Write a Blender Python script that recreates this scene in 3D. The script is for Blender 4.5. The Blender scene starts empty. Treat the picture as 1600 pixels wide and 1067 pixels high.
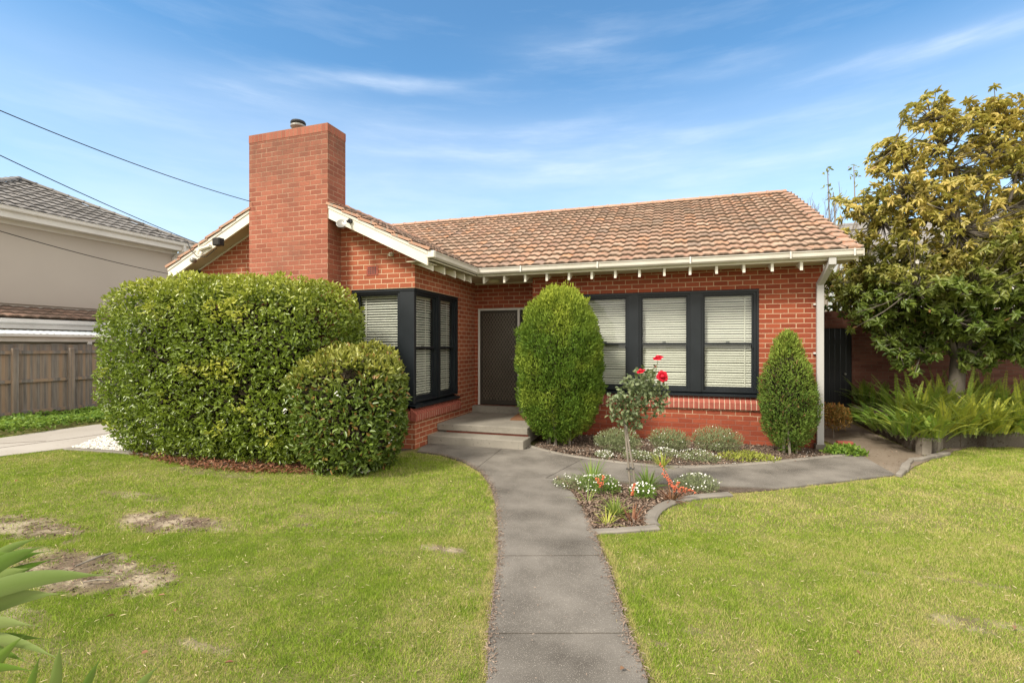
import bpy, bmesh, math, random
import numpy as np
from mathutils import Vector, Matrix
random.seed(7); RNG = np.random.default_rng(11)
R = math.radians
scn = bpy.context.scene
C = scn.collection

# ------------------------------------------------------------------ camera
EYE = 1.76
YAW = R(18.07)
FPX = 766.0                      # focal length in pixels of the 1600 px wide photograph
cam_d = bpy.data.cameras.new('camera'); cam = bpy.data.objects.new('camera', cam_d); C.objects.link(cam)
cam.location = (0, 0, EYE); cam.rotation_euler = (R(90), 0, YAW)
cam_d.sensor_width = 36; cam_d.lens = FPX / 1600 * 36; cam_d.shift_y = 0.0041
cam_d.clip_start = 0.05; cam_d.clip_end = 2000
scn.camera = cam
# ------------------------------------------------------------------ sun, sky, exposure
SUN_AZ, SUN_EL = R(212), R(45)   # compass style, 0 = +Y (into the picture), clockwise
SKY_STRENGTH = 0.15
sun_d = bpy.data.lights.new('sun', 'SUN'); sun = bpy.data.objects.new('sun', sun_d); C.objects.link(sun)
sun_d.energy = 3.3; sun_d.angle = R(13); sun_d.color = (1.0, 0.93, 0.82)
sun.rotation_euler = (R(90) - SUN_EL, 0, -SUN_AZ + math.pi)
sun.location = (-8, -8, 14)
scn.view_settings.view_transform = 'Standard'; scn.view_settings.look = 'None'
scn.view_settings.gamma = 1; scn.view_settings.exposure = 0.70
try: scn.view_settings.use_curve_mapping = False
except Exception: pass
scn.cycles.max_bounces = 6; scn.cycles.transparent_max_bounces = 12
scn.cycles.diffuse_bounces = 3; scn.cycles.glossy_bounces = 3

FWD = np.array([-math.sin(YAW), math.cos(YAW)]); RGT = np.array([math.cos(YAW), math.sin(YAW)])
def G(px, py, z=0.0):            # the spot at height z seen at a point of the photograph
    u = (px - 800) / FPX; Z = (EYE - z) / ((py - 540) / FPX)
    p = Z * (FWD + u * RGT); return (float(p[0]), float(p[1]))
def PY(px, y):                   # x where the line of sight of column px meets the plane y
    d = FWD + (px - 800) / FPX * RGT; return float(d[0] * y / d[1])
def AZEL(px, py):
    d = FWD + (px - 800) / FPX * RGT; v = (540 - py) / FPX
    return math.atan2(d[0], d[1]), math.atan2(v, math.hypot(d[0], d[1]))

# ------------------------------------------------------------------ node helper
class NT:
    def __init__(s, tree): s.t = tree; s.n = tree.nodes; s.l = tree.links
    def node(s, typ, **kw):
        nd = s.n.new(typ)
        for k, v in kw.items(): setattr(nd, k, v)
        return nd
    def put(s, sock, v):
        if hasattr(v, 'is_output') or isinstance(v, bpy.types.NodeSocket): s.l.new(v, sock)
        elif isinstance(v, (tuple, list)) and sock.type == 'RGBA' and len(v) == 3: sock.default_value = (*v, 1)
        else: sock.default_value = v
    def math(s, op, a, b=0.0, c=None, clamp=False):
        m = s.node('ShaderNodeMath', operation=op, use_clamp=clamp)
        s.put(m.inputs[0], a); s.put(m.inputs[1], b)
        if c is not None: s.put(m.inputs[2], c)
        return m.outputs[0]
    def mix(s, f, a, b, blend='MIX'):
        m = s.node('ShaderNodeMix', data_type='RGBA', blend_type=blend)
        s.put(m.inputs[0], f); s.put(m.inputs[6], a); s.put(m.inputs[7], b); return m.outputs[2]
    def noise(s, vec, scale, detail=3, rough=.55, out=0):
        m = s.node('ShaderNodeTexNoise'); s.put(m.inputs['Vector'], vec)
        m.inputs['Scale'].default_value = scale; m.inputs['Detail'].default_value = detail; m.inputs['Roughness'].default_value = rough
        return m.outputs[out]
    def ramp(s, f, lo, hi, a=0.0, b=1.0):
        m = s.node('ShaderNodeMapRange'); s.put(m.inputs[0], f)
        for i, v in zip((1, 2, 3, 4), (lo, hi, a, b)): s.put(m.inputs[i], v)
        return m.outputs[0]
    def mapping(s, vec, scale=(1, 1, 1), rot=(0, 0, 0), loc=(0, 0, 0)):
        m = s.node('ShaderNodeMapping'); s.put(m.inputs[0], vec)
        m.inputs[1].default_value = loc; m.inputs[2].default_value = rot; m.inputs[3].default_value = scale; return m.outputs[0]
    def pos(s): return s.node('ShaderNodeNewGeometry').outputs['Position']
    def uv(s): return s.node('ShaderNodeTexCoord').outputs['UV']
    def attr(s, name): return s.node('ShaderNodeAttribute', attribute_name=name).outputs['Fac']
    def bump(s, h, strength=.5, dist=.01, normal=None):
        b = s.node('ShaderNodeBump'); b.inputs['Strength'].default_value = strength; b.inputs['Distance'].default_value = dist
        s.put(b.inputs['Height'], h)
        if normal is not None: s.put(b.inputs['Normal'], normal)
        return b.outputs[0]

# world: physical sky plus thin cirrus streaks fixed to compass directions
world = bpy.data.worlds.new('World'); scn.world = world; world.use_nodes = True
w = NT(world.node_tree)
for nd in list(w.n): w.n.remove(nd)
sky = w.node('ShaderNodeTexSky', sky_type='NISHITA'); sky.sun_disc = False
sky.sun_elevation = SUN_EL; sky.sun_rotation = SUN_AZ; sky.air_density = 1.0; sky.dust_density = 0.6; sky.ozone_density = 2.2
dirv = w.node('ShaderNodeTexCoord').outputs['Generated']
sx = w.node('ShaderNodeSeparateXYZ'); w.put(sx.inputs[0], dirv)
az = w.math('ARCTAN2', sx.outputs[0], sx.outputs[1]); el = w.math('ARCSINE', sx.outputs[2])
cv = w.node('ShaderNodeCombineXYZ'); w.put(cv.inputs[0], az); w.put(cv.inputs[1], el)
n1 = w.noise(w.mapping(cv.outputs[0], (1.6, 11, 1), (0, 0, R(5))), 2.2, 7, .60)
n2 = w.noise(w.mapping(cv.outputs[0], (1.2, 5, 1), (0, 0, R(3)), (3, 1, 0)), 1.6, 5, .6)
cl = None
for (px, py, pxr, pyr, amt, tilt) in [(600, 132, 160, 13, .32, .10), (1130, 99, 100, 16, .28, 0), (1500, 58, 150, 17, .5, .03),
                                (880, 78, 100, 26, .2, 0), (700, 205, 330, 14, .14, .03), (900, 240, 420, 26, .24, 0), (1330, 100, 80, 16, .12, .1),
                                (420, 150, 180, 20, .16, 0), (1010, 270, 300, 22, .22, 0)]:
    a0, e0 = AZEL(px, py); a1, _ = AZEL(px + pxr, py); _, e1 = AZEL(px, py - pyr)
    da = w.math('SUBTRACT', az, a0)
    g = w.math('DIVIDE', da, a1 - a0); g = w.math('MULTIPLY', g, g)
    h = w.math('SUBTRACT', w.math('SUBTRACT', el, e0), w.math('MULTIPLY', da, tilt))
    h = w.math('ADD', h, w.math('MULTIPLY', w.math('SUBTRACT', n2, .5), .05))
    h = w.math('DIVIDE', h, e1 - e0); h = w.math('MULTIPLY', h, h)
    v = w.math('MULTIPLY', w.math('EXPONENT', w.math('MULTIPLY', w.math('ADD', g, h), -1.0)), amt)
    cl = v if cl is None else w.math('ADD', cl, v)
cl = w.math('MULTIPLY', cl, w.ramp(n1, .3, .68, .15, 1.15))
veil = w.math('MULTIPLY', w.ramp(el, 0.08, 0.50, 1.0, 0.0), w.ramp(n2, .25, .7, .55, 1.0))
cl = w.math('ADD', cl, w.math('MULTIPLY', veil, .95), clamp=True)
gen = w.math('MULTIPLY', w.ramp(n1, .5, .8), .12)
cl = w.math('ADD', cl, gen, clamp=True)
skyc = w.mix(w.math('MULTIPLY', cl, .85), w.mix(1.0, sky.outputs[0], (.60, .90, .98), 'MULTIPLY'), (4.7, 5.1, 5.6))
# unseen bright cloud added towards the street to whiten and soften the light
dp_ = w.node('ShaderNodeVectorMath', operation='DOT_PRODUCT'); w.put(dp_.inputs[0], dirv); dp_.inputs[1].default_value = (-.31, .951, 0)
skyc = w.mix(w.ramp(w.math('ADD', dp_.outputs['Value'], w.math('MULTIPLY', n2, .15)), .55, -.05, 0, 1), skyc, (7.3, 6.9, 6.3))
bg = w.node('ShaderNodeBackground'); w.put(bg.inputs[0], skyc); bg.inputs[1].default_value = SKY_STRENGTH
wo = w.node('ShaderNodeOutputWorld'); w.l.new(bg.outputs[0], wo.inputs[0])

# ------------------------------------------------------------------ materials
def base_mat(name):
    m = bpy.data.materials.new(name); m.use_nodes = True
    t = NT(m.node_tree); p = t.n['Principled BSDF']; return m, t, p
def M_plain(name, c1, c2, scale=4.0, rough=.6, bump=0.0, bdist=.004, bscale=60, spec=.3, metal=0.0, stretch=(1, 1, 1), speck=None):
    m, t, p = base_mat(name); pos = t.mapping(t.pos(), stretch)
    col = t.mix(t.ramp(t.noise(pos, scale, 5), .3, .7), c1, c2)
    if speck is not None:
        col = t.mix(t.ramp(t.noise(pos, speck[0], 2, .5), speck[1], speck[1] + .08), col, speck[2])
    t.put(p.inputs['Base Color'], col); p.inputs['Roughness'].default_value = rough
    p.inputs['Specular IOR Level'].default_value = spec; p.inputs['Metallic'].default_value = metal
    if bump: t.put(p.inputs['Normal'], t.bump(t.noise(pos, bscale, 5), bump, bdist))
    return m
def M_brick(name, c1, c2, mortar, bw=.24, bh=.086, ms=.006, dirt=(.12, .08, .06), dirt_amt=.35, mort2=None, off=.5, painted=None, soot=None):
    m, t, p = base_mat(name); uv = t.uv()
    wob = t.noise(uv, 9, 2, .5, 1)
    vm = t.node('ShaderNodeVectorMath', operation='MULTIPLY_ADD'); t.put(vm.inputs[0], wob); vm.inputs[1].default_value = (.006, .006, 0); t.put(vm.inputs[2], uv)
    b = t.node('ShaderNodeTexBrick'); b.offset = off; b.squash = 1; t.put(b.inputs['Vector'], vm.outputs[0])
    b.inputs['Scale'].default_value = 1; b.inputs['Mortar Size'].default_value = ms; b.inputs['Mortar Smooth'].default_value = .25
    b.inputs['Brick Width'].default_value = bw; b.inputs['Row Height'].default_value = bh; b.inputs['Bias'].default_value = 0.0
    t.put(b.inputs['Color1'], c1); t.put(b.inputs['Color2'], c2); 
    mc = t.mix(t.ramp(t.noise(uv, 3.3, 4), .35, .7), mortar, mort2 or mortar)
    if painted is not None:     # mortar washed with red on the lowest courses
        sep = t.node('ShaderNodeSeparateXYZ'); t.put(sep.inputs[0], t.pos())
        pm = t.ramp(t.math('ADD', sep.outputs[2], t.math('MULTIPLY', t.noise(uv, 5, 3), .35)), painted[0], painted[0] + .12, .85, 0.0)
        mc = t.mix(pm, mc, painted[1])
    t.put(b.inputs['Mortar'], mc)
    col = b.outputs['Color']
    col = t.mix(t.ramp(t.noise(uv, 38, 4, .7), .45, .8, 0, dirt_amt), col, dirt)
    col = t.mix(t.ramp(t.noise(uv, 1.3, 5, .6), .5, .85, 0, dirt_amt * .8), col, dirt)
    if soot is not None:
        s3 = t.node('ShaderNodeSeparateXYZ'); t.put(s3.inputs[0], t.pos())
        col = t.mix(t.math('MULTIPLY', t.ramp(s3.outputs[2], soot[0], soot[1]), t.ramp(t.noise(t.mapping(uv, (3, .6, 1)), 2.2, 5, .7), .3, .7, .15, .75)), col, (.11, .07, .05))
    col = t.mix(t.ramp(t.noise(uv, 22, 3, .6), .62, .8, 0, .35), col, (c1[0] * 1.45, c1[1] * 1.8, c1[2] * 2.0))
    t.put(p.inputs['Base Color'], col); p.inputs['Roughness'].default_value = .88; p.inputs['Specular IOR Level'].default_value = .2
    h = t.math('ADD', t.math('MULTIPLY', b.outputs['Fac'], -1.0), t.math('MULTIPLY', t.noise(uv, 90, 4), .35))
    t.put(p.inputs['Normal'], t.bump(h, .8, .007)); return m
def M_leaf(name, ca, cb, cc, amt_c=.2, rough=.45, trans=.25, spec=.4, cd=None):
    # rnd: random number of each leaf; age: where on the plant it grew (0 old inner .. 1 young tips)
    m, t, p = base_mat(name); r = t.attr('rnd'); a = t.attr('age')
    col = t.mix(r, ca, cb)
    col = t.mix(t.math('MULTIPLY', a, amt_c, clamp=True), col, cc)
    if cd is not None: col = t.mix(t.ramp(r, .93, .95), col, cd)
    t.put(p.inputs['Base Color'], col); p.inputs['Roughness'].default_value = rough; p.inputs['Specular IOR Level'].default_value = spec
    tr = t.node('ShaderNodeBsdfTranslucent'); t.put(tr.inputs[0], t.mix(.45, col, (.25, .35, .04)))
    mx = t.node('ShaderNodeMixShader'); mx.inputs[0].default_value = trans
    t.l.new(p.outputs[0], mx.inputs[1]); t.l.new(tr.outputs[0], mx.inputs[2])
    t.l.new(mx.outputs[0], t.n['Material Output'].inputs[0]); return m

MT = {}
MT['brick'] = M_brick('red_brick', (.29, .074, .037), (.40, .118, .058), (.60, .42, .27), ms=.008, mort2=(.52, .33, .21))
MT['brick_red'] = M_brick('deep_red_brick', (.225, .046, .022), (.32, .076, .036), (.54, .38, .25), ms=.0078, mort2=(.42, .23, .14), painted=(.60, (.22, .06, .04)))
MT['brick_chim'] = M_brick('chimney_brick', (.27, .085, .054), (.38, .13, .082), (.50, .31, .21), ms=.0075, mort2=(.36, .17, .105), dirt_amt=.6, soot=(4.2, 5.6))
MT['brick_chim_top'] = M_brick('chimney_soldier_brick', (.27, .09, .058), (.36, .13, .085), (.30, .17, .11), bw=.086, bh=.4, off=0)
MT['brick_old'] = M_brick('weathered_brick', (.10, .034, .022), (.16, .065, .045), (.15, .10, .075), mort2=(.09, .06, .045), dirt_amt=.7)
MT['header'] = M_plain('sill_brick', (.25, .065, .045), (.33, .10, .068), 14, .85, .5, .004, 70)
MT['mortar'] = M_plain('mortar', (.60, .46, .33), (.48, .35, .25), 8, .95)
MT['white'] = M_plain('cream_paint', (.74, .71, .62), (.66, .62, .53), 2.2, .45, .1, .002, 30)
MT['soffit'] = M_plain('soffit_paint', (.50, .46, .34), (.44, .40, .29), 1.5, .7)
MT['gutter'] = M_plain('gutter_paint', (.62, .585, .52), (.52, .485, .42), 3, .4, .05, .002, 20)
MT['pipe'] = M_plain('grey_pipe_paint', (.47, .46, .44), (.37, .36, .345), 2.5, .5, .1, .002, 12, stretch=(1, 1, .3))
MT['black'] = M_plain('charcoal_paint', (.009, .012, .015), (.014, .018, .022), 3, .42, .1, .002, 25, spec=.35)
MT['blind'] = M_plain('cream_blind', (.70, .665, .58), (.64, .61, .53), 2, .5)
MT['dark'] = M_plain('dark_interior', (.03, .028, .025), (.045, .04, .035), 2, .9)
MT['conc'] = M_plain('path_concrete', (.088, .078, .066), (.215, .195, .168), 1.7, .9, .7, .004, 170, speck=(190, .60, (.33, .30, .255)), spec=.15)
MT['conc_light'] = M_plain('kerb_concrete', (.165, .148, .125), (.25, .225, .19), 2.6, .9, .5, .004, 90, spec=.15, speck=(60, .64, (.17, .15, .12)))
MT['drive'] = M_plain('driveway_concrete', (.33, .295, .25), (.41, .375, .325), .8, .9, .3, .004, 90, spec=.15, speck=(12, .66, (.30, .26, .22)))
MT['conc_old'] = M_plain('side_path_concrete', (.165, .13, .095), (.225, .185, .14), 1.3, .9, .5, .004, 70, spec=.15, speck=(40, .6, (.12, .09, .06)))
MT['conc_wall'] = M_plain('retaining_concrete', (.17, .145, .115), (.27, .24, .195), 3.5, .9, .7, .01, 28, spec=.15, speck=(16, .58, (.12, .10, .075)))
MT['step'] = M_plain('step_concrete', (.20, .182, .15), (.29, .265, .22), 2.2, .85, .4, .003, 120, speck=(26, .62, (.17, .155, .13)))
MT['render'] = M_plain('beige_render', (.42, .375, .325), (.45, .405, .35), .5, .9, .15, .003, 120, spec=.1)
MT['white_trim'] = M_plain('white_trim', (.66, .64, .60), (.58, .56, .52), 1.5, .5)
MT['iron'] = M_plain('zinc_sheet', (.70, .74, .76), (.60, .64, .66), 1.5, .35)
MT['metal'] = M_plain('dull_metal', (.34, .33, .30), (.22, .21, .19), 6, .4, metal=.6)
MT['rubber'] = M_plain('black_plastic', (.02, .02, .021), (.035, .035, .036), 8, .45)
MT['cable'] = M_plain('cable_black', (.015, .015, .016), (.02, .02, .02), 3, .6)
MT['soil'] = M_plain('dark_soil', (.065, .047, .034), (.12, .09, .068), 9, .95, .9, .02, 45, speck=(60, .62, (.22, .17, .12)))
MT['bark'] = M_plain('grey_bark', (.17, .145, .115), (.28, .245, .20), 7, .9, .8, .01, 30, stretch=(1, 1, .35))
MT['bark_dark'] = M_plain('dark_bark', (.085, .072, .058), (.15, .13, .105), 7, .9, .8, .01, 30, stretch=(1, 1, .35))
MT['twig'] = M_plain('brown_twig', (.045, .034, .022), (.075, .058, .038), 12, .9)
MT['stem'] = M_plain('green_stem', (.12, .16, .05), (.17, .21, .07), 12, .7)
MT['mat'] = M_plain('coir_mat', (.18, .085, .04), (.26, .13, .065), 30, .95, .8, .006, 160)
MT['door_dark'] = M_plain('brown_mesh', (.034, .028, .021), (.048, .04, .03), 3, .5, spec=.4)
MT['grille'] = M_plain('bronze_grille', (.20, .17, .125), (.25, .21, .16), 3, .35, metal=.3)
MT['gate'] = M_plain('black_gate_paint', (.010, .012, .014), (.016, .018, .02), 2, .5)
MT['lamp'] = M_plain('frosted_cover', (.60, .55, .38), (.52, .47, .32), 4, .3)
def M_wood():
    m, t, p = base_mat('weathered_timber'); pos = t.pos()
    v = t.mapping(pos, (9, 9, .7)); plank = t.mapping(pos, (7, 7, .02))
    col = t.mix(t.ramp(t.noise(v, 2.0, 6, .65), .3, .72), (.14, .13, .12), (.31, .28, .25))
    wn = t.noise(plank, 1.3, 1, .4)
    col = t.mix(t.ramp(wn, .45, .62, 0, .6), col, (.40, .27, .165))
    sep = t.node('ShaderNodeSeparateXYZ'); t.put(sep.inputs[0], pos)
    col = t.mix(t.ramp(t.math('ADD', sep.outputs[2], t.math('MULTIPLY', t.noise(v, 1.2, 4), .5)), 1.75, 2.1, 0, .75), col, (.10, .09, .083))
    t.put(p.inputs['Base Color'], col); p.inputs['Roughness'].default_value = .9; p.inputs['Specular IOR Level'].default_value = .15
    t.put(p.inputs['Normal'], t.bump(t.noise(t.mapping(pos, (14, 14, .6)), 7, 6, .7), .7, .006)); return m
MT['wood'] = M_wood()
def M_tile(name, cols, lich, lichen_amt, dark=(.10, .075, .055)):
    m, t, p = base_mat(name); uv = t.uv()
    fl = t.node('ShaderNodeVectorMath', operation='FLOOR'); t.put(fl.inputs[0], uv)
    wn = t.node('ShaderNodeTexWhiteNoise', noise_dimensions='2D'); t.put(wn.inputs[0], fl.outputs[0])
    cr = t.node('ShaderNodeValToRGB'); t.put(cr.inputs[0], wn.outputs[0])
    e = cr.color_ramp.elements
    e[0].color = (*cols[0], 1); e[1].color = (*cols[-1], 1)
    for i, c in enumerate(cols[1:-1]): q = e.new((i + 1) / (len(cols) - 1)); q.color = (*c, 1)
    pos = t.pos(); col = cr.outputs[0]
    col = t.mix(t.ramp(t.noise(pos, 17, 5, .7), .46, .66, 0, lichen_amt), col, lich)
    col = t.mix(t.ramp(t.noise(pos, 1.1, 4, .6), .42, .7, 0, lichen_amt * .9), col, t.mix(.5, lich, dark))
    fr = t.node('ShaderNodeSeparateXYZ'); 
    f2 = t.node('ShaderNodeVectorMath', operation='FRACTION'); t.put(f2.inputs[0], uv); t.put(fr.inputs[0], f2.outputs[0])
    col = t.mix(t.math('MULTIPLY', t.ramp(fr.outputs[1], .03, .2, 1, 0), t.ramp(t.noise(pos, 9, 4, .6), .3, .55, .55, 1.0)), col, dark)  # shade of each tile lip painted into the colour, along with gathered dirt
    t.put(p.inputs['Base Color'], col); p.inputs['Roughness'].default_value = .85; p.inputs['Specular IOR Level'].default_value = .2
    t.put(p.inputs['Normal'], t.bump(t.noise(pos, 55, 5, .65), .6, .006)); return m
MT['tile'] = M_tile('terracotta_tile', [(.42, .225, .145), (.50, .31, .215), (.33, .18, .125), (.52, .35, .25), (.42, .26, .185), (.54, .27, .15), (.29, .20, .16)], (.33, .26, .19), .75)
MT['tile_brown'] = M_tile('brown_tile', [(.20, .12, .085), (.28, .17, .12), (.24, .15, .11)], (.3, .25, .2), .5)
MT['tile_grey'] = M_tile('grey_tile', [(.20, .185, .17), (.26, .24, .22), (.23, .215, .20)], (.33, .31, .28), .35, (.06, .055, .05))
MT['ridge'] = M_plain('ridge_terracotta', (.36, .20, .14), (.46, .28, .19), 5, .85, .5, .006, 50, speck=(14, .58, (.30, .25, .20)))
def M_glass():
    m, t, p = base_mat('window_glass'); t.n.remove(p)
    tr = t.node('ShaderNodeBsdfTransparent'); tr.inputs[0].default_value = (.93, .95, .94, 1)
    gl = t.node('ShaderNodeBsdfGlossy'); gl.inputs['Roughness'].default_value = .02
    fr = t.node('ShaderNodeFresnel'); fr.inputs[0].default_value = 1.5; bf = t.node('ShaderNodeNewGeometry').outputs['Backfacing']
    t.put(gl.inputs['Normal'], t.bump(t.noise(t.pos(), 1.5, 2), .15, .01))
    mx = t.node('ShaderNodeMixShader'); t.l.new(t.math('MULTIPLY', t.math('ADD', fr.outputs[0], .02), t.math('SUBTRACT', 1.0, bf)), mx.inputs[0]); t.l.new(tr.outputs[0], mx.inputs[1]); t.l.new(gl.outputs[0], mx.inputs[2])
    t.l.new(mx.outputs[0], t.n['Material Output'].inputs[0]); return m
MT['glass'] = M_glass()

# lawn colour shared by the soil under the grass and the blades, driven by where things grow
BARE = [(265, 817, .60, .24, 1.0), (225, 812, .25, .1, 1.0), (150, 893, .75, .28, .95), (70, 905, .45, .2, .8), (90, 868, .5, .1, .6), (40, 825, .8, .22, .9), (100, 905, .5, .18, .8), (485, 820, .1, .035, .7), (472, 805, .14, .04, .5),
        (690, 857, .2, .075, .95), (600, 799, .2, .03, .5), (415, 802, .1, .03, .5), (215, 775, .55, .12, .55), (320, 1010, .2, .05, .6), (470, 822, .1, .04, .6),
        (1500, 975, .15, .11, .7), (1505, 910, .3, .05, .6), (1365, 895, .1, .04, .5), (1080, 985, .08, .04, .5), (1560, 975, .2, .06, .45),
        (60, 1010, .4, .12, .4), (20, 960, .4, .1, .6), (1030, 1005, .06, .03, .5), (520, 735, .9, .14, .35), (330, 738, .9, .16, .55), (1110, 790, .3, .08, .35)]
BARE_W = [(*G(px, py), a, b, k) for px, py, a, b, k in BARE]
def lawn_colour(t, blade):
    pos = t.pos(); sp = t.node('ShaderNodeSeparateXYZ'); t.put(sp.inputs[0], pos)
    flat = t.mapping(pos, (1, 1, 0))
    big = t.noise(flat, .9, 4, .6); mid = t.noise(flat, 4.5, 4, .6); fine = t.noise(pos, 60, 3, .6)
    if blade:
        g1, g2, dry = (.15, .25, .018), (.29, .40, .028), (.56, .48, .20)
        col = t.mix(t.ramp(mid, .3, .7), g1, g2)
        r = t.attr('rnd'); col = t.mix(t.ramp(r, .45, 1, 0, .7), col, (.44, .55, .10)); col = t.mix(t.ramp(r, .35, 0, 0, .7), col, (.06, .12, .014))
        d = t.math('ADD', t.ramp(big, .45, .68, .0, .5), t.ramp(sp.outputs[0], -1.0, 1.5, .0, .20))
        d = t.math('ADD', d, t.ramp(mid, .5, .75, 0, .25))
        col = t.mix(t.math('GREATER_THAN', t.math('ADD', d, t.math('MULTIPLY', t.attr('age'), .0)), t.attr('age')), col, dry)
    else:
        col = t.mix(t.ramp(mid, .35, .7), (.16, .165, .045), (.24, .225, .08))
        col = t.mix(t.ramp(fine, .45, .65, 0, .6), col, (.20, .15, .09))
        col = t.mix(t.ramp(big, .5, .75, 0, .5), col, (.27, .22, .12))
    return col
m, t, p = base_mat('grass_blade'); t.put(p.inputs['Base Color'], lawn_colour(t, True)); p.inputs['Roughness'].default_value = .8; p.inputs['Specular IOR Level'].default_value = .08
tr = t.node('ShaderNodeBsdfTranslucent'); tr.inputs[0].default_value = (.28, .36, .06, 1); mx = t.node('ShaderNodeMixShader'); mx.inputs[0].default_value = .3
t.l.new(p.outputs[0], mx.inputs[1]); t.l.new(tr.outputs[0], mx.inputs[2]); t.l.new(mx.outputs[0], t.n['Material Output'].inputs[0]); MT['grass'] = m
m, t, p = base_mat('lawn_soil'); col = lawn_colour(t, False)
pos = t.pos(); acc = None
warp = t.math('MULTIPLY', t.math('SUBTRACT', t.noise(t.mapping(pos, (1, 1, 0)), 9, 6, .75), .5), 4.2)
sp = t.node('ShaderNodeSeparateXYZ'); t.put(sp.inputs[0], pos)
for (x, y, a, b, k) in BARE_W:
    dx = t.math('DIVIDE', t.math('SUBTRACT', sp.outputs[0], x), a); dy = t.math('DIVIDE', t.math('SUBTRACT', sp.outputs[1], y), b)
    q = t.math('ADD', t.math('ADD', t.math('MULTIPLY', dx, dx), t.math('MULTIPLY', dy, dy)), warp)
    v = t.ramp(q, .5, 1.45, k, 0); acc = v if acc is None else t.math('MAXIMUM', acc, v)
soilc = t.mix(t.ramp(t.noise(pos, 3.2, 4, .6), .47, .62), (.15, .112, .078), (.40, .33, .235))
soilc = t.mix(t.ramp(t.noise(pos, 40, 3, .6), .5, .7, 0, .5), soilc, (.14, .10, .07))
col = t.mix(acc, col, soilc)
t.put(p.inputs['Base Color'], col); p.inputs['Roughness'].default_value = .95; p.inputs['Specular IOR Level'].default_value = .1
t.put(p.inputs['Normal'], t.bump(t.noise(pos, 50, 5, .65), .8, .02)); MT['lawn'] = m

# ------------------------------------------------------------------ object helpers
def root_loc(o):
    while o.parent: o = o.parent
    return o.location
def tag(o, label=None, cat=None, group=None, kind=None):
    if label: o['label'] = label
    if cat: o['category'] = cat
    if group: o['group'] = group
    if kind: o['kind'] = kind
    return o
def empty(name, loc, label, cat, group=None):
    o = bpy.data.objects.new(name, None); C.objects.link(o); o.location = loc; o.empty_display_size = .2
    return tag(o, label, cat, group)
def finish(name, me, mat, parent, origin=None, smooth=False):
    if mat is not None: me.materials.append(mat)
    o = bpy.data.objects.new(name, me); C.objects.link(o)
    if parent is not None:
        o.parent = parent; off = root_loc(parent)
    else:
        off = Vector(origin) if origin is not None else Vector((0, 0, 0)); o.location = off
    if off.length > 0: me.transform(Matrix.Translation(-off))
    if smooth: me.polygons.foreach_set('use_smooth', [True] * len(me.polygons))
    me.update(); return o
def np_mesh(name, V, F, mat, parent=None, attrs=None, origin=None, smooth=False, uv=None):
    me = bpy.data.meshes.new(name); nv, nf, k = len(V), len(F), F.shape[1]
    me.vertices.add(nv); me.vertices.foreach_set('co', V.astype(np.float32).ravel())
    me.loops.add(nf * k); me.loops.foreach_set('vertex_index', F.astype(np.int32).ravel())
    me.polygons.add(nf); me.polygons.foreach_set('loop_start', np.arange(0, nf * k, k, dtype=np.int32))
    try: me.polygons.foreach_set('loop_total', np.full(nf, k, dtype=np.int32))
    except Exception: pass
    for an, av in (attrs or {}).items():
        a = me.attributes.new(an, 'FLOAT', 'POINT'); a.data.foreach_set('value', av.astype(np.float32))
    if uv is not None:
        l = me.uv_layers.new(name='UVMap'); l.data.foreach_set('uv', uv[F.ravel()].astype(np.float32).ravel())
    me.update(calc_edges=True); me.validate()
    return finish(name, me, mat, parent, origin, smooth)
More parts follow.
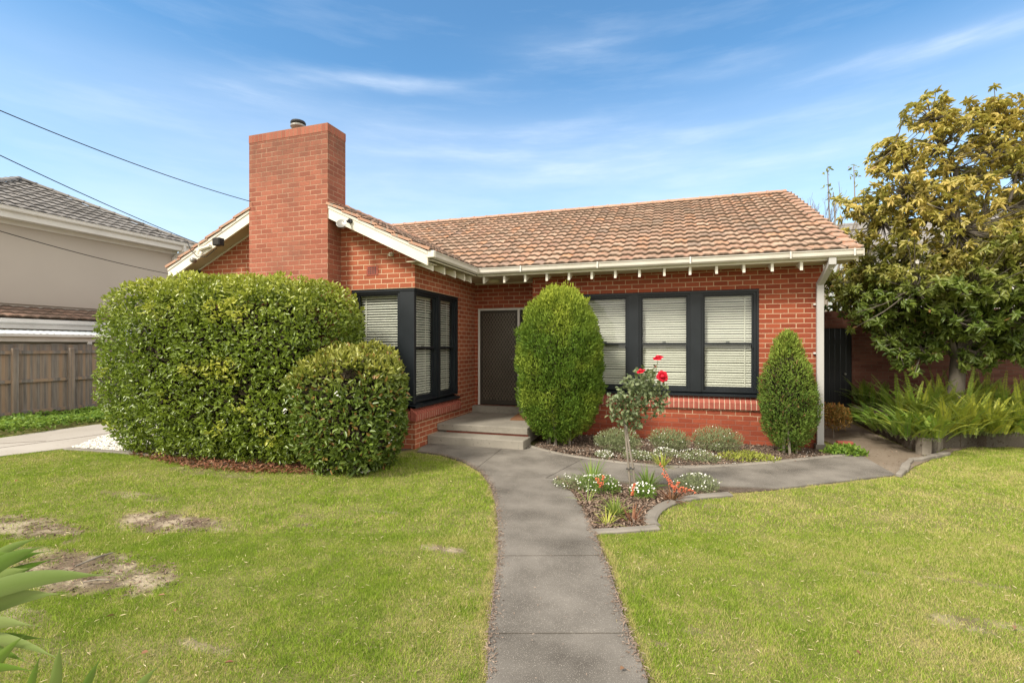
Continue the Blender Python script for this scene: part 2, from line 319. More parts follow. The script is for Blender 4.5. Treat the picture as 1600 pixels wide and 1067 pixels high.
class MB:
    def __init__(s): s.v = []; s.f = []
    def add(s, vs, fs):
        n = len(s.v); s.v += [tuple(v) for v in vs]; s.f += [tuple(n + i for i in f) for f in fs]; return s
    def box(s, x0, x1, y0, y1, z0, z1):
        return s.add([(x0, y0, z0), (x1, y0, z0), (x1, y1, z0), (x0, y1, z0), (x0, y0, z1), (x1, y0, z1), (x1, y1, z1), (x0, y1, z1)],
                     [(0, 3, 2, 1), (4, 5, 6, 7), (0, 1, 5, 4), (1, 2, 6, 5), (2, 3, 7, 6), (3, 0, 4, 7)])
    def prism(s, poly, d):       # extrude a planar polygon (3-D points) by vector d
        n = len(poly); d = Vector(d); a = [Vector(p) for p in poly]
        vs = a + [p + d for p in a]
        fs = [tuple(range(n)), tuple(range(2 * n - 1, n - 1, -1))] + [(i, (i + 1) % n, n + (i + 1) % n, n + i) for i in range(n)]
        return s.add(vs, fs)
    def bar(s, p0, p1, wdt, dep, up=(0, 0, 1)):    # rectangular bar between two points
        p0, p1 = Vector(p0), Vector(p1); d = (p1 - p0).normalized(); up = Vector(up)
        a = d.cross(up).normalized(); b = a.cross(d).normalized()
        q = [p0 + a * i * wdt / 2 + b * j * dep / 2 for i, j in ((-1, -1), (1, -1), (1, 1), (-1, 1))]
        return s.prism(q, p1 - p0)
    def tube(s, pts, r, n=8, cap=True):
        pts = [Vector(p) for p in pts]; rr = r if isinstance(r, (list, tuple)) else [r] * len(pts)
        base = len(s.v); up = Vector((0.13, .21, 1)).normalized()
        for i, p in enumerate(pts):
            d = (pts[min(i + 1, len(pts) - 1)] - pts[max(i - 1, 0)]).normalized()
            if abs(d.dot(up)) > .97: up = Vector((1, .2, .1)).normalized()
            a = d.cross(up).normalized(); b = a.cross(d)
            for k in range(n):
                th = 2 * math.pi * k / n; q = p + (a * math.cos(th) + b * math.sin(th)) * rr[i]; s.v.append(tuple(q))
        for i in range(len(pts) - 1):
            for k in range(n):
                s.f.append((base + i * n + k, base + i * n + (k + 1) % n, base + (i + 1) * n + (k + 1) % n, base + (i + 1) * n + k))
        if cap:
            s.f.append(tuple(base + k for k in range(n - 1, -1, -1))); e = base + (len(pts) - 1) * n
            s.f.append(tuple(e + k for k in range(n)))
        return s
    def lathe(s, c, prof, n=20, axis='z'):         # prof: (radius, height)
        base = len(s.v)
        for r, h in prof:
            for k in range(n):
                th = 2 * math.pi * k / n; a, b = r * math.cos(th), r * math.sin(th)
                s.v.append((c[0] + a, c[1] + b, c[2] + h) if axis == 'z' else (c[0] + a, c[1] + h, c[2] + b))
        for i in range(len(prof) - 1):
            for k in range(n): s.f.append((base + i * n + k, base + i * n + (k + 1) % n, base + (i + 1) * n + (k + 1) % n, base + (i + 1) * n + k))
        s.f.append(tuple(base + k for k in range(n - 1, -1, -1))); e = base + (len(prof) - 1) * n; s.f.append(tuple(e + k for k in range(n)))
        return s
    def build(s, name, mat, parent=None, origin=None, smooth=False, bevel=0.0):
        me = bpy.data.meshes.new(name); me.from_pydata(s.v, [], s.f)
        bm = bmesh.new(); bm.from_mesh(me); bmesh.ops.recalc_face_normals(bm, faces=bm.faces)
        if bevel: bmesh.ops.bevel(bm, geom=[e for e in bm.edges if e.calc_face_angle(0) > .5], offset=bevel, segments=1, affect='EDGES')
        bmesh.ops.triangulate(bm, faces=[f for f in bm.faces if len(f.verts) > 4])
        uvl = bm.loops.layers.uv.new('UVMap')
        for f in bm.faces:
            n = f.normal; ax = max(range(3), key=lambda i: abs(n[i]))
            for l in f.loops:
                c = l.vert.co; l[uvl].uv = (c.y, c.z) if ax == 0 else ((c.x, c.z) if ax == 1 else (c.x, c.y))
        bm.to_mesh(me); bm.free()
        return finish(name, me, mat, parent, origin, smooth)

def vnoise(p, seed=0):           # value noise, p (n,3)
    p = np.asarray(p, float); i = np.floor(p).astype(np.int64); f = p - i; f = f * f * (3 - 2 * f); out = 0
    for dx in (0, 1):
        for dy in (0, 1):
            for dz in (0, 1):
                h = (i[:, 0] + dx) * 374761393 + (i[:, 1] + dy) * 668265263 + (i[:, 2] + dz) * 2147483647 + seed * 974711
                h = (h ^ (h >> 13)) * 1274126177; h = (h ^ (h >> 16)) & 0xffffff
                wgt = np.where(dx, f[:, 0], 1 - f[:, 0]) * np.where(dy, f[:, 1], 1 - f[:, 1]) * np.where(dz, f[:, 2], 1 - f[:, 2])
                out = out + wgt * (h / 0xffffff)
    return out
def fbm(p, seed=0): return vnoise(p, seed) * .6 + vnoise(np.asarray(p) * 2.1, seed + 1) * .27 + vnoise(np.asarray(p) * 4.3, seed + 2) * .13
def inpoly(x, y, poly):
    r = np.zeros(len(x), bool); n = len(poly)
    for i in range(n):
        x0, y0 = poly[i][:2]; x1, y1 = poly[(i + 1) % n][:2]
        if y0 == y1: continue
        c = ((y0 > y) != (y1 > y)) & (x < (x1 - x0) * (y - y0) / (y1 - y0) + x0); r ^= c
    return r
def nrm(a): return a / np.maximum(np.linalg.norm(a, axis=1, keepdims=True), 1e-9)
def leaf_arrays(Cn, D, N, L, W, fold=.25, curl=.12):
    D = nrm(D); S = nrm(np.cross(D, N)); N = np.cross(S, D); L = L[:, None]; W = W[:, None]
    v = np.stack([Cn, Cn + D * L * .32 + S * W * .5 + N * W * fold, Cn + D * L * .72 + S * W * .38 + N * (W * fold - L * curl * .4), Cn + D * L - N * L * curl,
                  Cn + D * L * .72 - S * W * .38 + N * (W * fold - L * curl * .4), Cn + D * L * .32 - S * W * .5 + N * W * fold], 1)
    n = len(Cn); b = np.arange(n)[:, None] * 6
    F = np.concatenate([b + np.array([0, 1, 2, 3]), b + np.array([0, 3, 4, 5])], 0); return v.reshape(-1, 3), F
def leaves(name, Cn, D, N, L, W, mat, parent, age, fold=.25, curl=.12, origin=None, rnd=None):
    V, F = leaf_arrays(Cn, D, N, L, W, fold, curl)
    r = RNG.random(len(Cn)) if rnd is None else rnd
    return np_mesh(name, V, F, mat, parent, {'rnd': np.repeat(r, 6), 'age': np.repeat(np.clip(age, 0, 1), 6)}, origin)
# ================================================================== GROUND, PATHS, BEDS
def sheet(name, poly, z, mat, thick=.0, kind='structure', label=None, cat=None):
    mb = MB()
    if thick: mb.prism([(x, y, z) for x, y in poly], (0, 0, -thick))
    else: mb.add([(x, y, z) for x, y in poly], [tuple(range(len(poly)))])
    o = mb.build(name, mat); tag(o, kind=kind)
    if label: tag(o, label, cat)
    return o
def GP(pts): return [G(*p) for p in pts]
sheet('ground', [(-300, -300), (300, -300), (300, 300), (-300, 300)], 0.0, MT['lawn'])

path_left = [(762, 1067), (762, 1030), (763, 993), (770, 940), (775, 900), (779, 860), (778, 820), (774, 785), (766, 758), (750, 738), (722, 722), (690, 712), (652, 707)]
path_right = [(1012, 1067), (979, 981), (954, 898), (939, 861), (928, 832), (914, 803), (896, 774), (881, 760), (868, 749)]
low = 1.2                                            # the path goes on towards the street behind the viewer
pl = GP(path_left); pr = GP(path_right)
ext_l = (pl[0][0] - .02, -2.0); ext_r = (pr[0][0] + .02, -2.0)
wall_base_y = 9.56
side_front = GP([(1130, 772), (1200, 767), (1290, 757), (1345, 750), (1400, 744)])
side_back = GP([(1345, 713), (1300, 716), (1200, 726), (1130, 731), (1060, 733), (1010, 730), (960, 725), (900, 717), (860, 709), (824, 699)])
bed_top = GP([(868, 749), (930, 756), (1000, 764), (1060, 769), (1130, 772)])
main_path = [ext_l] + pl + [(-4.10, 7.55), (-4.1, 7.92), (-2.32, 7.92)] + side_back[::-1] + side_front[::-1] + bed_top[::-1] + pr[::-1] + [ext_r]
def clip(poly, p, q, off=0.0):                      # keep the part left of the line p-q
    n = Vector((-(q[1] - p[1]), q[0] - p[0])).normalized(); out = []
    d = [(x - p[0]) * n.x + (y - p[1]) * n.y - off for x, y in poly]
    for i in range(len(poly)):
        j = (i + 1) % len(poly); a, b = poly[i], poly[j]
        if d[i] >= 0: out.append(a)
        if (d[i] >= 0) != (d[j] >= 0):
            s = d[i] / (d[i] - d[j]); out.append((a[0] + (b[0] - a[0]) * s, a[1] + (b[1] - a[1]) * s))
    return out
trunk = clip([p for p in main_path], G(740, 744), G(866, 749.5), 0)  # everything beyond the fork
stem = [ext_l] + pl[:10] + [G(866, 750.5)] + pr[:-1][::-1] + [ext_r]
slabs = []
rest = stem
for a, b in [((700, 995), (1050, 994)), ((700, 872.5), (1000, 871.5)), ((700, 795), (950, 793))]:
    p, q = G(*a), G(*b)
    slabs.append(clip(rest, q, p, .006)); rest = clip(rest, p, q, .006)
slabs.append(rest)
far = trunk
for a, b in [((742, 736), (800, 690)), ((852, 750), (905, 722)), ((1070, 731), (1140, 777)), ((1190, 725), (1295, 762)), ]:
    p, q = G(*a), G(*b)
    slabs.append(clip(far, p, q, .005)); far = clip(far, q, p, .005)
slabs.append(far)
mb = MB()
for i, s in enumerate(slabs):
    if len(s) >= 3: mb.prism([(x, y, .022 + .0015 * (i % 3)) for x, y in s], (0, 0, -.06))
tag(mb.build('garden_path', MT['conc']), kind='structure')
sheet('path_bed', [(x, y) for x, y in main_path], .006, MT['soil'])

# side path running back to the gate, ending in a broken edge at the lawn
side2 = GP([(1400, 745.5), (1347, 714), (1325, 702), (1300, 694)]) + [(2.50, 11), (2.50, 14.2), (4.3, 14.2)] + GP([(1332, 663), (1400, 694), (1447, 716), (1475, 704), (1530, 694), (1470, 712), (1428, 730), (1415, 739)])
sheet('side_path', side2, .018, MT['conc_old'], .05)
mb = MB()
lip = GP([(1404, 746), (1412, 738), (1416, 729), (1424, 722), (1438, 721), (1458, 716), (1480, 711)])
for i in range(len(lip) - 1):
    mb.bar((*lip[i], .03), (*lip[i + 1], .03), .07 + .03 * (i % 2), .06)
tag(mb.build('path_lip', MT['conc_light'], bevel=.012), kind='structure')

# driveway
drv = [G(0, 713.5), G(60, 706.5), G(108, 700.5), G(150, 691), G(215, 678), (-9.9, 8.5), (-9.8, 16), (-12.4, 18), (-13.0, 12), G(190, 661), G(150, 664), G(90, 672), G(0, 685), (-14.2, 4.5), (-14.2, -6), (-10.3, -6), (-10.5, 4.0)]
sheet('driveway', drv, .014, MT['drive'], .05)
mb = MB()
for a, b in [((-40, 706), (112, 686)), ((112, 686), (210, 672)), ((0, 694), (72, 690))]:
    mb.bar((*G(*a), .0145), (*G(*b), .0145), .018, .006)
tag(mb.build('driveway_joint', MT['soil']), kind='structure')

# mulch beds
bedA = side_back[::-1] + [G(1318, 708), (2.44, 9.8), (2.44, 9.57), (-2.3, 9.57), (-2.3, 7.95)]
bedB = GP([(868, 749), (881, 762), (896, 776), (914, 803), (926, 831), (1008, 826), (1006, 812), (1018, 796), (1044, 781), (1090, 775), (1130, 772), (1060, 769), (1000, 764), (930, 756)])
hedge_bed = GP([(205, 708), (300, 727), (400, 733), (520, 729), (600, 720), (625, 705)]) + [(-4.16, 7.4), (-9.0, 7.4), (-8.6, 6.2)]
pebble_bed = GP([(112, 700), (160, 683), (215, 672), (300, 690), (300, 712), (230, 709), (170, 704)])
sheet('mulch_bed', bedA, .010, MT['soil']); sheet('mulch_bed', bedB, .010, MT['soil']); sheet('mulch_bed', hedge_bed, .006, MT['soil'])
sheet('pebble_bed', pebble_bed, .012, MT['conc_light'])

def kerb(name, pts, wd, h, mat, label):
    mb = MB(); n = len(pts); L = []; Rr = []
    for i in range(n):
        a = Vector(pts[max(i - 1, 0)]); b = Vector(pts[min(i + 1, n - 1)]); d = (b - a).normalized(); s = Vector((-d.y, d.x)) * wd / 2
        L.append(Vector(pts[i]) + s); Rr.append(Vector(pts[i]) - s)
    c = min(.02, h * .4)
    for i in range(n - 1):
        sec = lambda k: [(*L[k], 0), (*L[k], h - c), (*(L[k] * .8 + Rr[k] * .2), h), (*(Rr[k] * .8 + L[k] * .2), h), (*Rr[k], h - c), (*Rr[k], 0)]
        a, b = sec(i), sec(i + 1); vs = a + b
        mb.add(vs, [(j, j + 1, j + 7, j + 6) for j in range(5)] + ([(0, 1, 2, 3, 4, 5)] if i == 0 else []) + ([(6, 7, 8, 9, 10, 11)] if i == n - 2 else []))
    o = mb.build(name, mat, origin=(*pts[0], 0)); return tag(o, label, 'kerb')
def smooth(pts, k=4):
    out = []
    for i in range(len(pts) - 1):
        p0, p1, p2, p3 = [Vector(pts[max(0, min(len(pts) - 1, j))]) for j in (i - 1, i, i + 1, i + 2)]
        for s in range(k):
            t = s / k; q = .5 * ((2 * p1) + (p2 - p0) * t + (2 * p0 - 5 * p1 + 4 * p2 - p3) * t * t + (3 * p1 - p0 - 3 * p2 + p3) * t ** 3); out.append((q.x, q.y))
    out.append(tuple(pts[-1])); return out
kerb('garden_kerb', smooth([(x, y + .05) for x, y in side_back[::-1]]), .09, .038, MT['conc_light'], 'low concrete edging curving along the mulch bed under the triple window')
kerb('garden_kerb', GP([(925, 833), (960, 831), (1027, 826)]), .11, .03, MT['conc_light'], 'short straight concrete edging at the tip of the rose bed')
kerb('garden_kerb', smooth(GP([(1022, 823), (1016, 814), (1026, 799), (1050, 786), (1090, 778), (1140, 774)])), .13, .034, MT['conc_light'], 'curved concrete edging between the rose bed and the right lawn')
kerb('garden_kerb', GP([(105, 702), (170, 706), (230, 711), (300, 716)]), .14, .03, MT['conc_light'], 'flat concrete strip between the white pebbles and the left lawn')

# ================================================================== HOUSE
EZ = EYE
HX, HY = -2.7, 9.5
house = empty('brick_house', (HX, HY, 0), 'single storey red brick house with terracotta tiled roof and charcoal window frames', 'house')
SL = .475; EAVE = 3.27; WX0, WX1, WC = -8.97, -4.15, -6.57; GY = 7.40; BY = 7.06
RX = 2.44; FY = 9.56; EY = 10.08; XL = -2.68
SOF = 3.13
def zt(x): return EAVE + .005 + SL * (2.84 - abs(x - WC))

# walls of the left wing
w1 = MB()
w1.box(WX0, -5.42, GY, GY + .25, 0, SOF)
w1.box(-5.42, WX1, GY, GY + .25, 2.745, SOF); w1.box(-5.42, WX1, GY, GY + .25, 0, .50)
zz = lambda x: zt(x) - .17
w1.prism([(WX0, GY, SOF), (WX1, GY, SOF), (WX1, GY, zz(WX1)), (WC, GY, zz(WC)), (WX0, GY, zz(WX0))], (0, .25, 0))
w1.box(WX1 - .25, WX1, GY + .25, 9.21, 2.745, SOF + .02); w1.box(WX1 - .25, WX1, GY + .25, 9.21, 0, .50)
w1.box(WX1 - .25, WX1, 9.21, EY, 0, SOF + .02)
w1.box(WX0, WX0 + .25, GY + .25, 18.2, 0, SOF + .02)
w1.build('wall', MT['brick'], house)
# entrance recess and right wing
w2 = MB()
DX0, DX1, DZ0, DZ1 = -4.09, -2.84, .46, 2.58
w2.box(WX1, DX0, EY, EY + .25, 0, SOF + .02); w2.box(DX1, XL + .25, EY, EY + .25, 0, SOF + .02); w2.box(DX0, DX1, EY, EY + .25, DZ1, SOF + .02)
w2.box(DX0, DX1, EY, EY + .25, 0, .455)
w2.box(XL, XL + .25, FY + .25, EY, 0, SOF + .02)
QX0, QX1, QZ0, QZ1 = -1.74, 1.46, .86, 2.765
w2.box(XL, QX0, FY, FY + .25, 0, SOF + .02); w2.box(QX1, RX, FY, FY + .25, 0, SOF + .02)
w2.box(QX0, QX1, FY, FY + .25, QZ1, SOF + .02); w2.box(QX0, QX1, FY, FY + .25, 0, QZ0 - .22)
w2.box(RX - .25, RX, FY + .25, 18.5, 0, SOF + .02)
rz = lambda y: 3.3 + .475 * (4.91 - abs(y - 13.97)) - .15
w2.prism([(RX - .25, FY, SOF + .02), (RX - .25, 18.5, SOF + .02), (RX - .25, 18.5, rz(18.5)), (RX - .25, 13.97, rz(13.97)), (RX - .25, FY, rz(FY))], (.25, 0, 0))
w2.box(WX0 + .25, RX - .25, 18.25, 18.5, 0, SOF)
w2.build('wall', MT['brick_red'], house)

# chimney with header course, flue cowl
CX0, CX1, CY0, CY1 = -7.365, -5.64, 7.045, 7.53
ch = MB().box(CX0, CX1, CY0, GY - .002, 0, 3.2).box(CX0, CX1, CY0, CY1, 3.2, 5.46).build('chimney', MT['brick_chim'], house)
tag(ch, 'broad red brick chimney with a small round metal cowl')
MB().box(CX0 - .004, CX1 + .004, CY0 - .004, CY1 + .004, 5.46, 5.60).build('header_course', MT['brick_chim_top'], ch)
fx, fy = PY(466, 7.3), 7.3
MB().lathe((fx, fy, 5.58), [(.075, 0), (.075, .09), (.11, .13), (.135, .16), (.135, .19), (.10, .2), (.10, .215)], 20).build('flue_pipe', MT['metal'], ch, smooth=False)
MB().lathe((fx, fy, 5.80), [(.13, 0), (.135, .02), (.12, .045), (.06, .06), (.01, .062)], 20).build('flue_cap', MT['rubber'], ch)

# roof: real wavy tile courses
def tile_slope(O, A, S, width, length, clipf=None, tw=.235, th=.335, K=9, lift=.06):
    O, A, S = [np.array(q, float) for q in (O, A, S)]; A /= np.linalg.norm(A); S /= np.linalg.norm(S); N = np.cross(A, S)
    if N[2] < 0: N = -N
    Vs, Fs, UVs = [], [], []; base = 0
    nu, nv = int(math.ceil(width / tw)), int(math.ceil(length / th))
    uu = np.linspace(0, 1, K)
    prof = .021 * np.sin(uu * 2 * np.pi - .6) * .52 + .008 * np.sin(uu * 4 * np.pi + .5)
    prof[-1] -= .003
    for r in range(nv):
        for c in range(nu):
            u0 = c * tw; v0 = r * th - .012 + RNG.normal(0, .0035); v1 = min((r + 1) * th + .05, length + .02)
            um, vm = u0 + tw / 2, (r + .5) * th
            if clipf is not None and not clipf(um, vm): continue
            if um > width + .03: continue
            dh = RNG.normal(0, .0028); tl = RNG.normal(0, .004)
            hl = lift + dh
            rows = [(v0 + .014, hl - .046), (v0, hl - .004), (v0 + .022, hl + .004), ((v0 + v1) / 2, hl * .62), (v1, hl * .22)]
            V = np.zeros((5, K, 3))
            for i, (vv, hh) in enumerate(rows):
                amp = [.9, 1, 1, 1, .95][i]
                V[i] = O + np.outer(u0 + uu * tw, A) + S * (vv + .004 * np.sin(uu * 2 * np.pi)[:, None] * (i < 3)) + np.outer(hh + prof * amp + tl * (uu - .5), N)
            Vs.append(V.reshape(-1, 3))
            UV = np.stack([np.tile(c + .02 + .96 * uu, 5), np.repeat([r + .01, r + .03, r + .1, r + .5, r + .97], K)], 1); UVs.append(UV)
            idx = np.arange(5 * K).reshape(5, K) + base
            Fs.append(np.stack([idx[:-1, :-1], idx[:-1, 1:], idx[1:, 1:], idx[1:, :-1]], -1).reshape(-1, 4)); base += 5 * K
    return np.concatenate(Vs), np.concatenate(Fs), np.concatenate(UVs)
def merge(parts):
    V, F, U = [], [], []; b = 0
    for v, f, u in parts: V.append(v); F.append(f + b); U.append(u + [b % 97, b % 31]); b += len(v)
    return np.concatenate(V), np.concatenate(F), np.concatenate(U)
LEN = 4.93 * math.sqrt(1 + SL * SL); lw = 2.85 * math.sqrt(1 + SL * SL)
MX0, MX1 = -9.40, 2.78
parts = [tile_slope((-5.6, 9.03, EAVE), (1, 0, 0), (0, 1, SL), MX1 + 5.6, LEN, clipf=lambda u, v: (u - 5.6) > -3.72 - v * .903 - .42),
         tile_slope((MX0, 9.03, EAVE), (1, 0, 0), (0, 1, SL), -5.6 - MX0, LEN, clipf=lambda u, v: v > 1.9),
         tile_slope((MX0, 18.9, EAVE), (1, 0, 0), (0, -1, SL), MX1 - MX0, LEN, tw=.47, th=.67, K=7),
         tile_slope((-3.70, 7.05, EAVE), (0, 1, 0), (-1, 0, SL), 5.0, lw, clipf=lambda u, v: u < 2.0 + v * .903 + .5),
         tile_slope((-9.44, 7.05, EAVE), (0, 1, 0), (1, 0, SL), 7.0, lw)]
V, F, U = merge(parts)
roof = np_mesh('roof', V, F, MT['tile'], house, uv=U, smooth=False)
# sarking under the tiles so no light leaks
mb = MB(); e = .012
mb.add([(MX0, 9.06, EAVE - .03), (MX1, 9.06, EAVE - .03), (MX1, 13.97, EAVE - .03 + 4.91 * SL), (MX0, 13.97, EAVE - .03 + 4.91 * SL)], [(0, 1, 2, 3)])
mb.add([(MX0, 18.9, EAVE - .03), (MX1, 18.9, EAVE - .03), (MX1, 13.97, EAVE - .03 + 4.91 * SL), (MX0, 13.97, EAVE - .03 + 4.91 * SL)], [(3, 2, 1, 0)])
mb.add([(-3.74, 7.10, EAVE - .03), (-3.74, 9.1, EAVE - .03), (WC, 12.0, EAVE - .03 + 2.83 * SL), (WC, 7.10, EAVE - .03 + 2.83 * SL)], [(0, 1, 2, 3)])
mb.add([(-9.40, 7.10, EAVE - .03), (-9.40, 14.0, EAVE - .03), (WC, 14.0, EAVE - .03 + 2.83 * SL), (WC, 7.10, EAVE - .03 + 2.83 * SL)], [(3, 2, 1, 0)])
mb.build('roof_lining', MT['dark'], roof)
# ridge capping: overlapping half-round tiles
def ridge(mb, p0, p1, step=.40, r=.105):
    p0, p1 = Vector(p0), Vector(p1); L = (p1 - p0).length; n = max(1, round(L / step)); d = (p1 - p0) / n; dn = d.normalized()
    side = dn.cross(Vector((0, 0, 1))).normalized(); up = side.cross(dn).normalized()
    for i in range(n):
        a = p0 + d * i - dn * .03; b = p0 + d * (i + 1) + dn * .015; K = 9; vs = []
        for q, rr in ((a, r * 1.1), (a + dn * .045, r * 1.1), (a + dn * .05, r), (b, r * .97)):
            for k in range(K):
                th = math.pi * (k / (K - 1)) ; vs.append(q + side * math.cos(th) * rr * 1.15 + up * (math.sin(th) * rr * .85 - .03 + random.uniform(-.002, .002)))
        fs = [(i2 * K + k, i2 * K + k + 1, (i2 + 1) * K + k + 1, (i2 + 1) * K + k) for i2 in range(3) for k in range(K - 1)] + [tuple(range(K)), tuple(range(3 * K, 4 * K))]
        mb.add(vs, fs)
mb = MB(); zr = EAVE + 4.93 * SL + .045
ridge(mb, (MX0, 13.97, zr), (MX1 - .05, 13.97, zr)); mb.build('ridge_capping', MT['ridge'], roof); mb = MB(); ridge(mb, (WC, 7.56, EAVE + 2.84 * SL + .045), (WC, 12.0, EAVE + 2.84 * SL + .045))
mb.build('ridge_capping', MT['ridge'], roof)
# verge tiles along the front gable and the right gable
mb = MB()
def verge(mb, p0, p1, n, wv):
    p0, p1 = Vector(p0), Vector(p1); d = (p1 - p0) / n; dn = d.normalized(); wv = Vector(wv)
    up = dn.cross(wv).normalized(); up = up if up.z > 0 else -up
    for i in range(n):
        a = p0 + d * i; b = p0 + d * (i + 1) + dn * .04
        q = [a + up * .055, a + up * .012, a + wv * .16 + up * .012, a + wv * .16 + up * .055]
        mb.prism(q, (b - a) - up * .03)
verge(mb, (-3.70, BY - .03, EAVE + .005), (CX1 + .01, BY - .03, EAVE + .005 + SL * (-3.70 - CX1)), 6, (0, 1, 0)); mb.build('verge_tile', MT['ridge'], roof); mb = MB(); verge(mb, (-9.44, BY - .03, EAVE + .005), (CX0 - .01, BY - .03, EAVE + .005 + SL * (CX0 + 9.44)), 6, (0, 1, 0)); mb.build('verge_tile', MT['ridge'], roof); mb = MB()
verge(mb, (MX1 + .03, 9.0, EAVE), (MX1 + .03, 13.97, EAVE + 4.95 * SL), 16, (-1, 0, 0))
mb.build('verge_tile', MT['ridge'], roof)

# barge boards with lining behind
def board(x0, x1, y0, y1, top, bot):
    return MB().prism([(x0, y0, zt(x0) + top), (x1, y0, zt(x1) + top), (x1, y0, zt(x1) + bot), (x0, y0, zt(x0) + bot)], (0, y1 - y0, 0))
for x0, x1 in ((-9.41, CX0 - .003), (CX1 + .003, -3.73)):
    bb = board(x0, x1, BY, BY + .035, -.005, -.225).build('barge_board', MT['white'], house)
    board(x0, x1, BY - .012, BY - .001, -.0, -.05).build('barge_capping', MT['gutter'], bb)
    board(x0, x1, BY + .037, GY - .002, -.165, -.185).build('gable_soffit', MT['soffit'], house)
    board(max(x0, WX0 - .02), min(x1, WX1 + .02), GY - .025, GY - .003, -.19, -.215).build('soffit_bead', MT['white'], house)
# flat soffits
MB().box(-3.66, MX1 - .02, 9.10, FY - .002, SOF, SOF + .015).box(WX1 + .0, XL - .002, FY - .002, EY - .002, SOF, SOF + .015).box(WX1 + .002, -3.67, 7.12, FY - .002, SOF, SOF + .015).build('eave_soffit', MT['soffit'], house)
MB().box(-9.38, WX0 - .002, 7.12, 18.4, SOF, SOF + .015).build('eave_soffit', MT['soffit'], house)
MB().box(-4.14, XL - .003, EY - .022, EY - .003, SOF - .025, SOF - .001).build('soffit_bead', MT['white'], house)
MB().prism([(RX + .002, 9.12, EAVE - .05), (MX1 - .01, 9.12, EAVE - .05), (MX1 - .01, 9.12, EAVE - .07), (RX + .002, 9.12, EAVE - .07)], (0, 4.85, 4.85 * SL)).build('gable_soffit', MT['soffit'], house)
MB().prism([(MX1, 9.09, EAVE + .005), (MX1, 9.09, EAVE - .17), (MX1, 13.97, EAVE + 4.9 * SL - .17), (MX1, 13.97, EAVE + 4.9 * SL + .005)], (.03, 0, 0)).build('barge_board', MT['white'], house)
# fascia and gutters
MB().box(-3.70, MX1, 9.075, 9.095, SOF + .0, 3.27).box(-3.76, -3.735, 7.10, 9.06, SOF, 3.27).build('fascia', MT['white'], house)
def gutter_run(mb, p0, p1, out):         # quad-profile gutter, open on top
    out = Vector(out); up = Vector((0, 0, 1)); p0, p1 = Vector(p0), Vector(p1)
    prof = [(0, 0), (.075, 0), (.10, .028), (.105, .085), (.118, .10), (.118, .112), (.108, .112), (.098, .09), (.09, .035), (.07, .012), (.008, .012), (.008, .10), (0, .10)]
    a = [p0 + out * q[0] + up * q[1] for q in prof]; mb.prism(a, p1 - p0)
gm = MB(); gutter_run(gm, (-3.66, 9.072, 3.165), (2.845, 9.072, 3.165), (0, -1, 0))
gt = gm.build('gutter', MT['gutter'], house)
MB().box(2.840, 2.850, 8.955, 9.072, 3.165, 3.277).build('gutter_end', MT['gutter'], gt)
gm = MB(); gutter_run(gm, (-3.732, 7.13, 3.165), (-3.732, 9.05, 3.165), (1, 0, 0)); g2 = gm.build('gutter', MT['gutter'], house)
MB().box(-3.77, -3.61, 7.055, 7.13, 3.17, 3.285).build('gutter_end', MT['white'], g2, bevel=.01)
for x in (-2.75, -1.29, .30, 1.83, 2.72): MB().box(x - .012, x + .012, 8.946, 8.954, 3.17, 3.285).build('gutter_bracket', MT['white_trim'], gt)
# rafter tails
for i in range(16):
    x = -3.56 + .429 * i
    if x > 2.8: break
    MB().prism([(x - .021, 9.10, SOF - .001), (x - .021, 9.10, SOF - .135), (x - .021, 9.42, SOF - .001)], (.042, 0, 0)).build('rafter_tail', MT['white'], house)
for y in (7.32, 7.76, 8.2, 8.63, 8.95):
    MB().prism([(-3.765, y - .021, SOF - .001), (-3.765, y - .021, SOF - .135), (-4.08, y - .021, SOF - .001)], (0, .042, 0)).build('rafter_tail', MT['white'], house)
# downpipe at the right corner
px0 = 2.375
dp = MB().bar((px0 + .06, 9.04, 3.19), (px0 + .06, 9.04, 3.05), .105, .075, (0, 1, 0)).bar((px0 + .06, 9.04, 3.09), (px0, 9.475, 2.80), .10, .075).box(px0 - .052, px0 + .052, 9.44, 9.515, .06, 2.83).build('downpipe', MT['pipe'], house, bevel=.006)
MB().box(px0 - .075, px0 + .075, 9.42, 9.56, .0, .10).build('pipe_shoe', MT['conc_light'], dp)
for z in (.9, 1.62, 2.45): MB().box(px0 - .085, px0 + .06, 9.516, 9.555, z, z + .028).build('pipe_clip', MT['white_trim'], dp)
# soffit lamp over the entrance
lx, ly = PY(770, 9.62), 9.62
MB().lathe((lx, ly, SOF), [(.14, -.001), (.145, -.02), (.12, -.055), (.07, -.075), (.01, -.08)], 24).build('ceiling_light', MT['lamp'], house, smooth=True)

# ------------------------------------------------------------------ windows
def brick_sill(a, b, axis, front, ztop, back, n=None):
    L = b - a; n = n or round(L / .086); s = L / n; mb = MB()
    for i in range(n):
        u0, u1 = a + i * s + .0065, a + (i + 1) * s - .0065; j = random.uniform(-.002, .002)
        sec = [(front + j * (1 if axis == 'x' else 1), ztop - .225), (front + j, ztop - .105), (back, ztop - .002), (back, ztop - .225)]
        if axis == 'x': mb.prism([(u0, f, z) for f, z in sec], (u1 - u0, 0, 0))
        else: mb.prism([(f, u0, z) for f, z in sec], (0, u1 - u0, 0))
    o = mb.build('brick_sill', MT['header'], house, bevel=.003)
    mm = MB(); dd = .005 if axis == 'x' else -.004
    sec = [(front + dd, ztop - .222), (front + dd, ztop - .115), (back, ztop - .012), (back, ztop - .222)]
    if axis == 'x': mm.prism([(a + .02, f, z) for f, z in sec], (L - .04, 0, 0))
    else: mm.prism([(f, a + .02, z) for f, z in sec], (0, L - .04, 0))
    mm.build('sill_mortar', MT['mortar'], o); return o
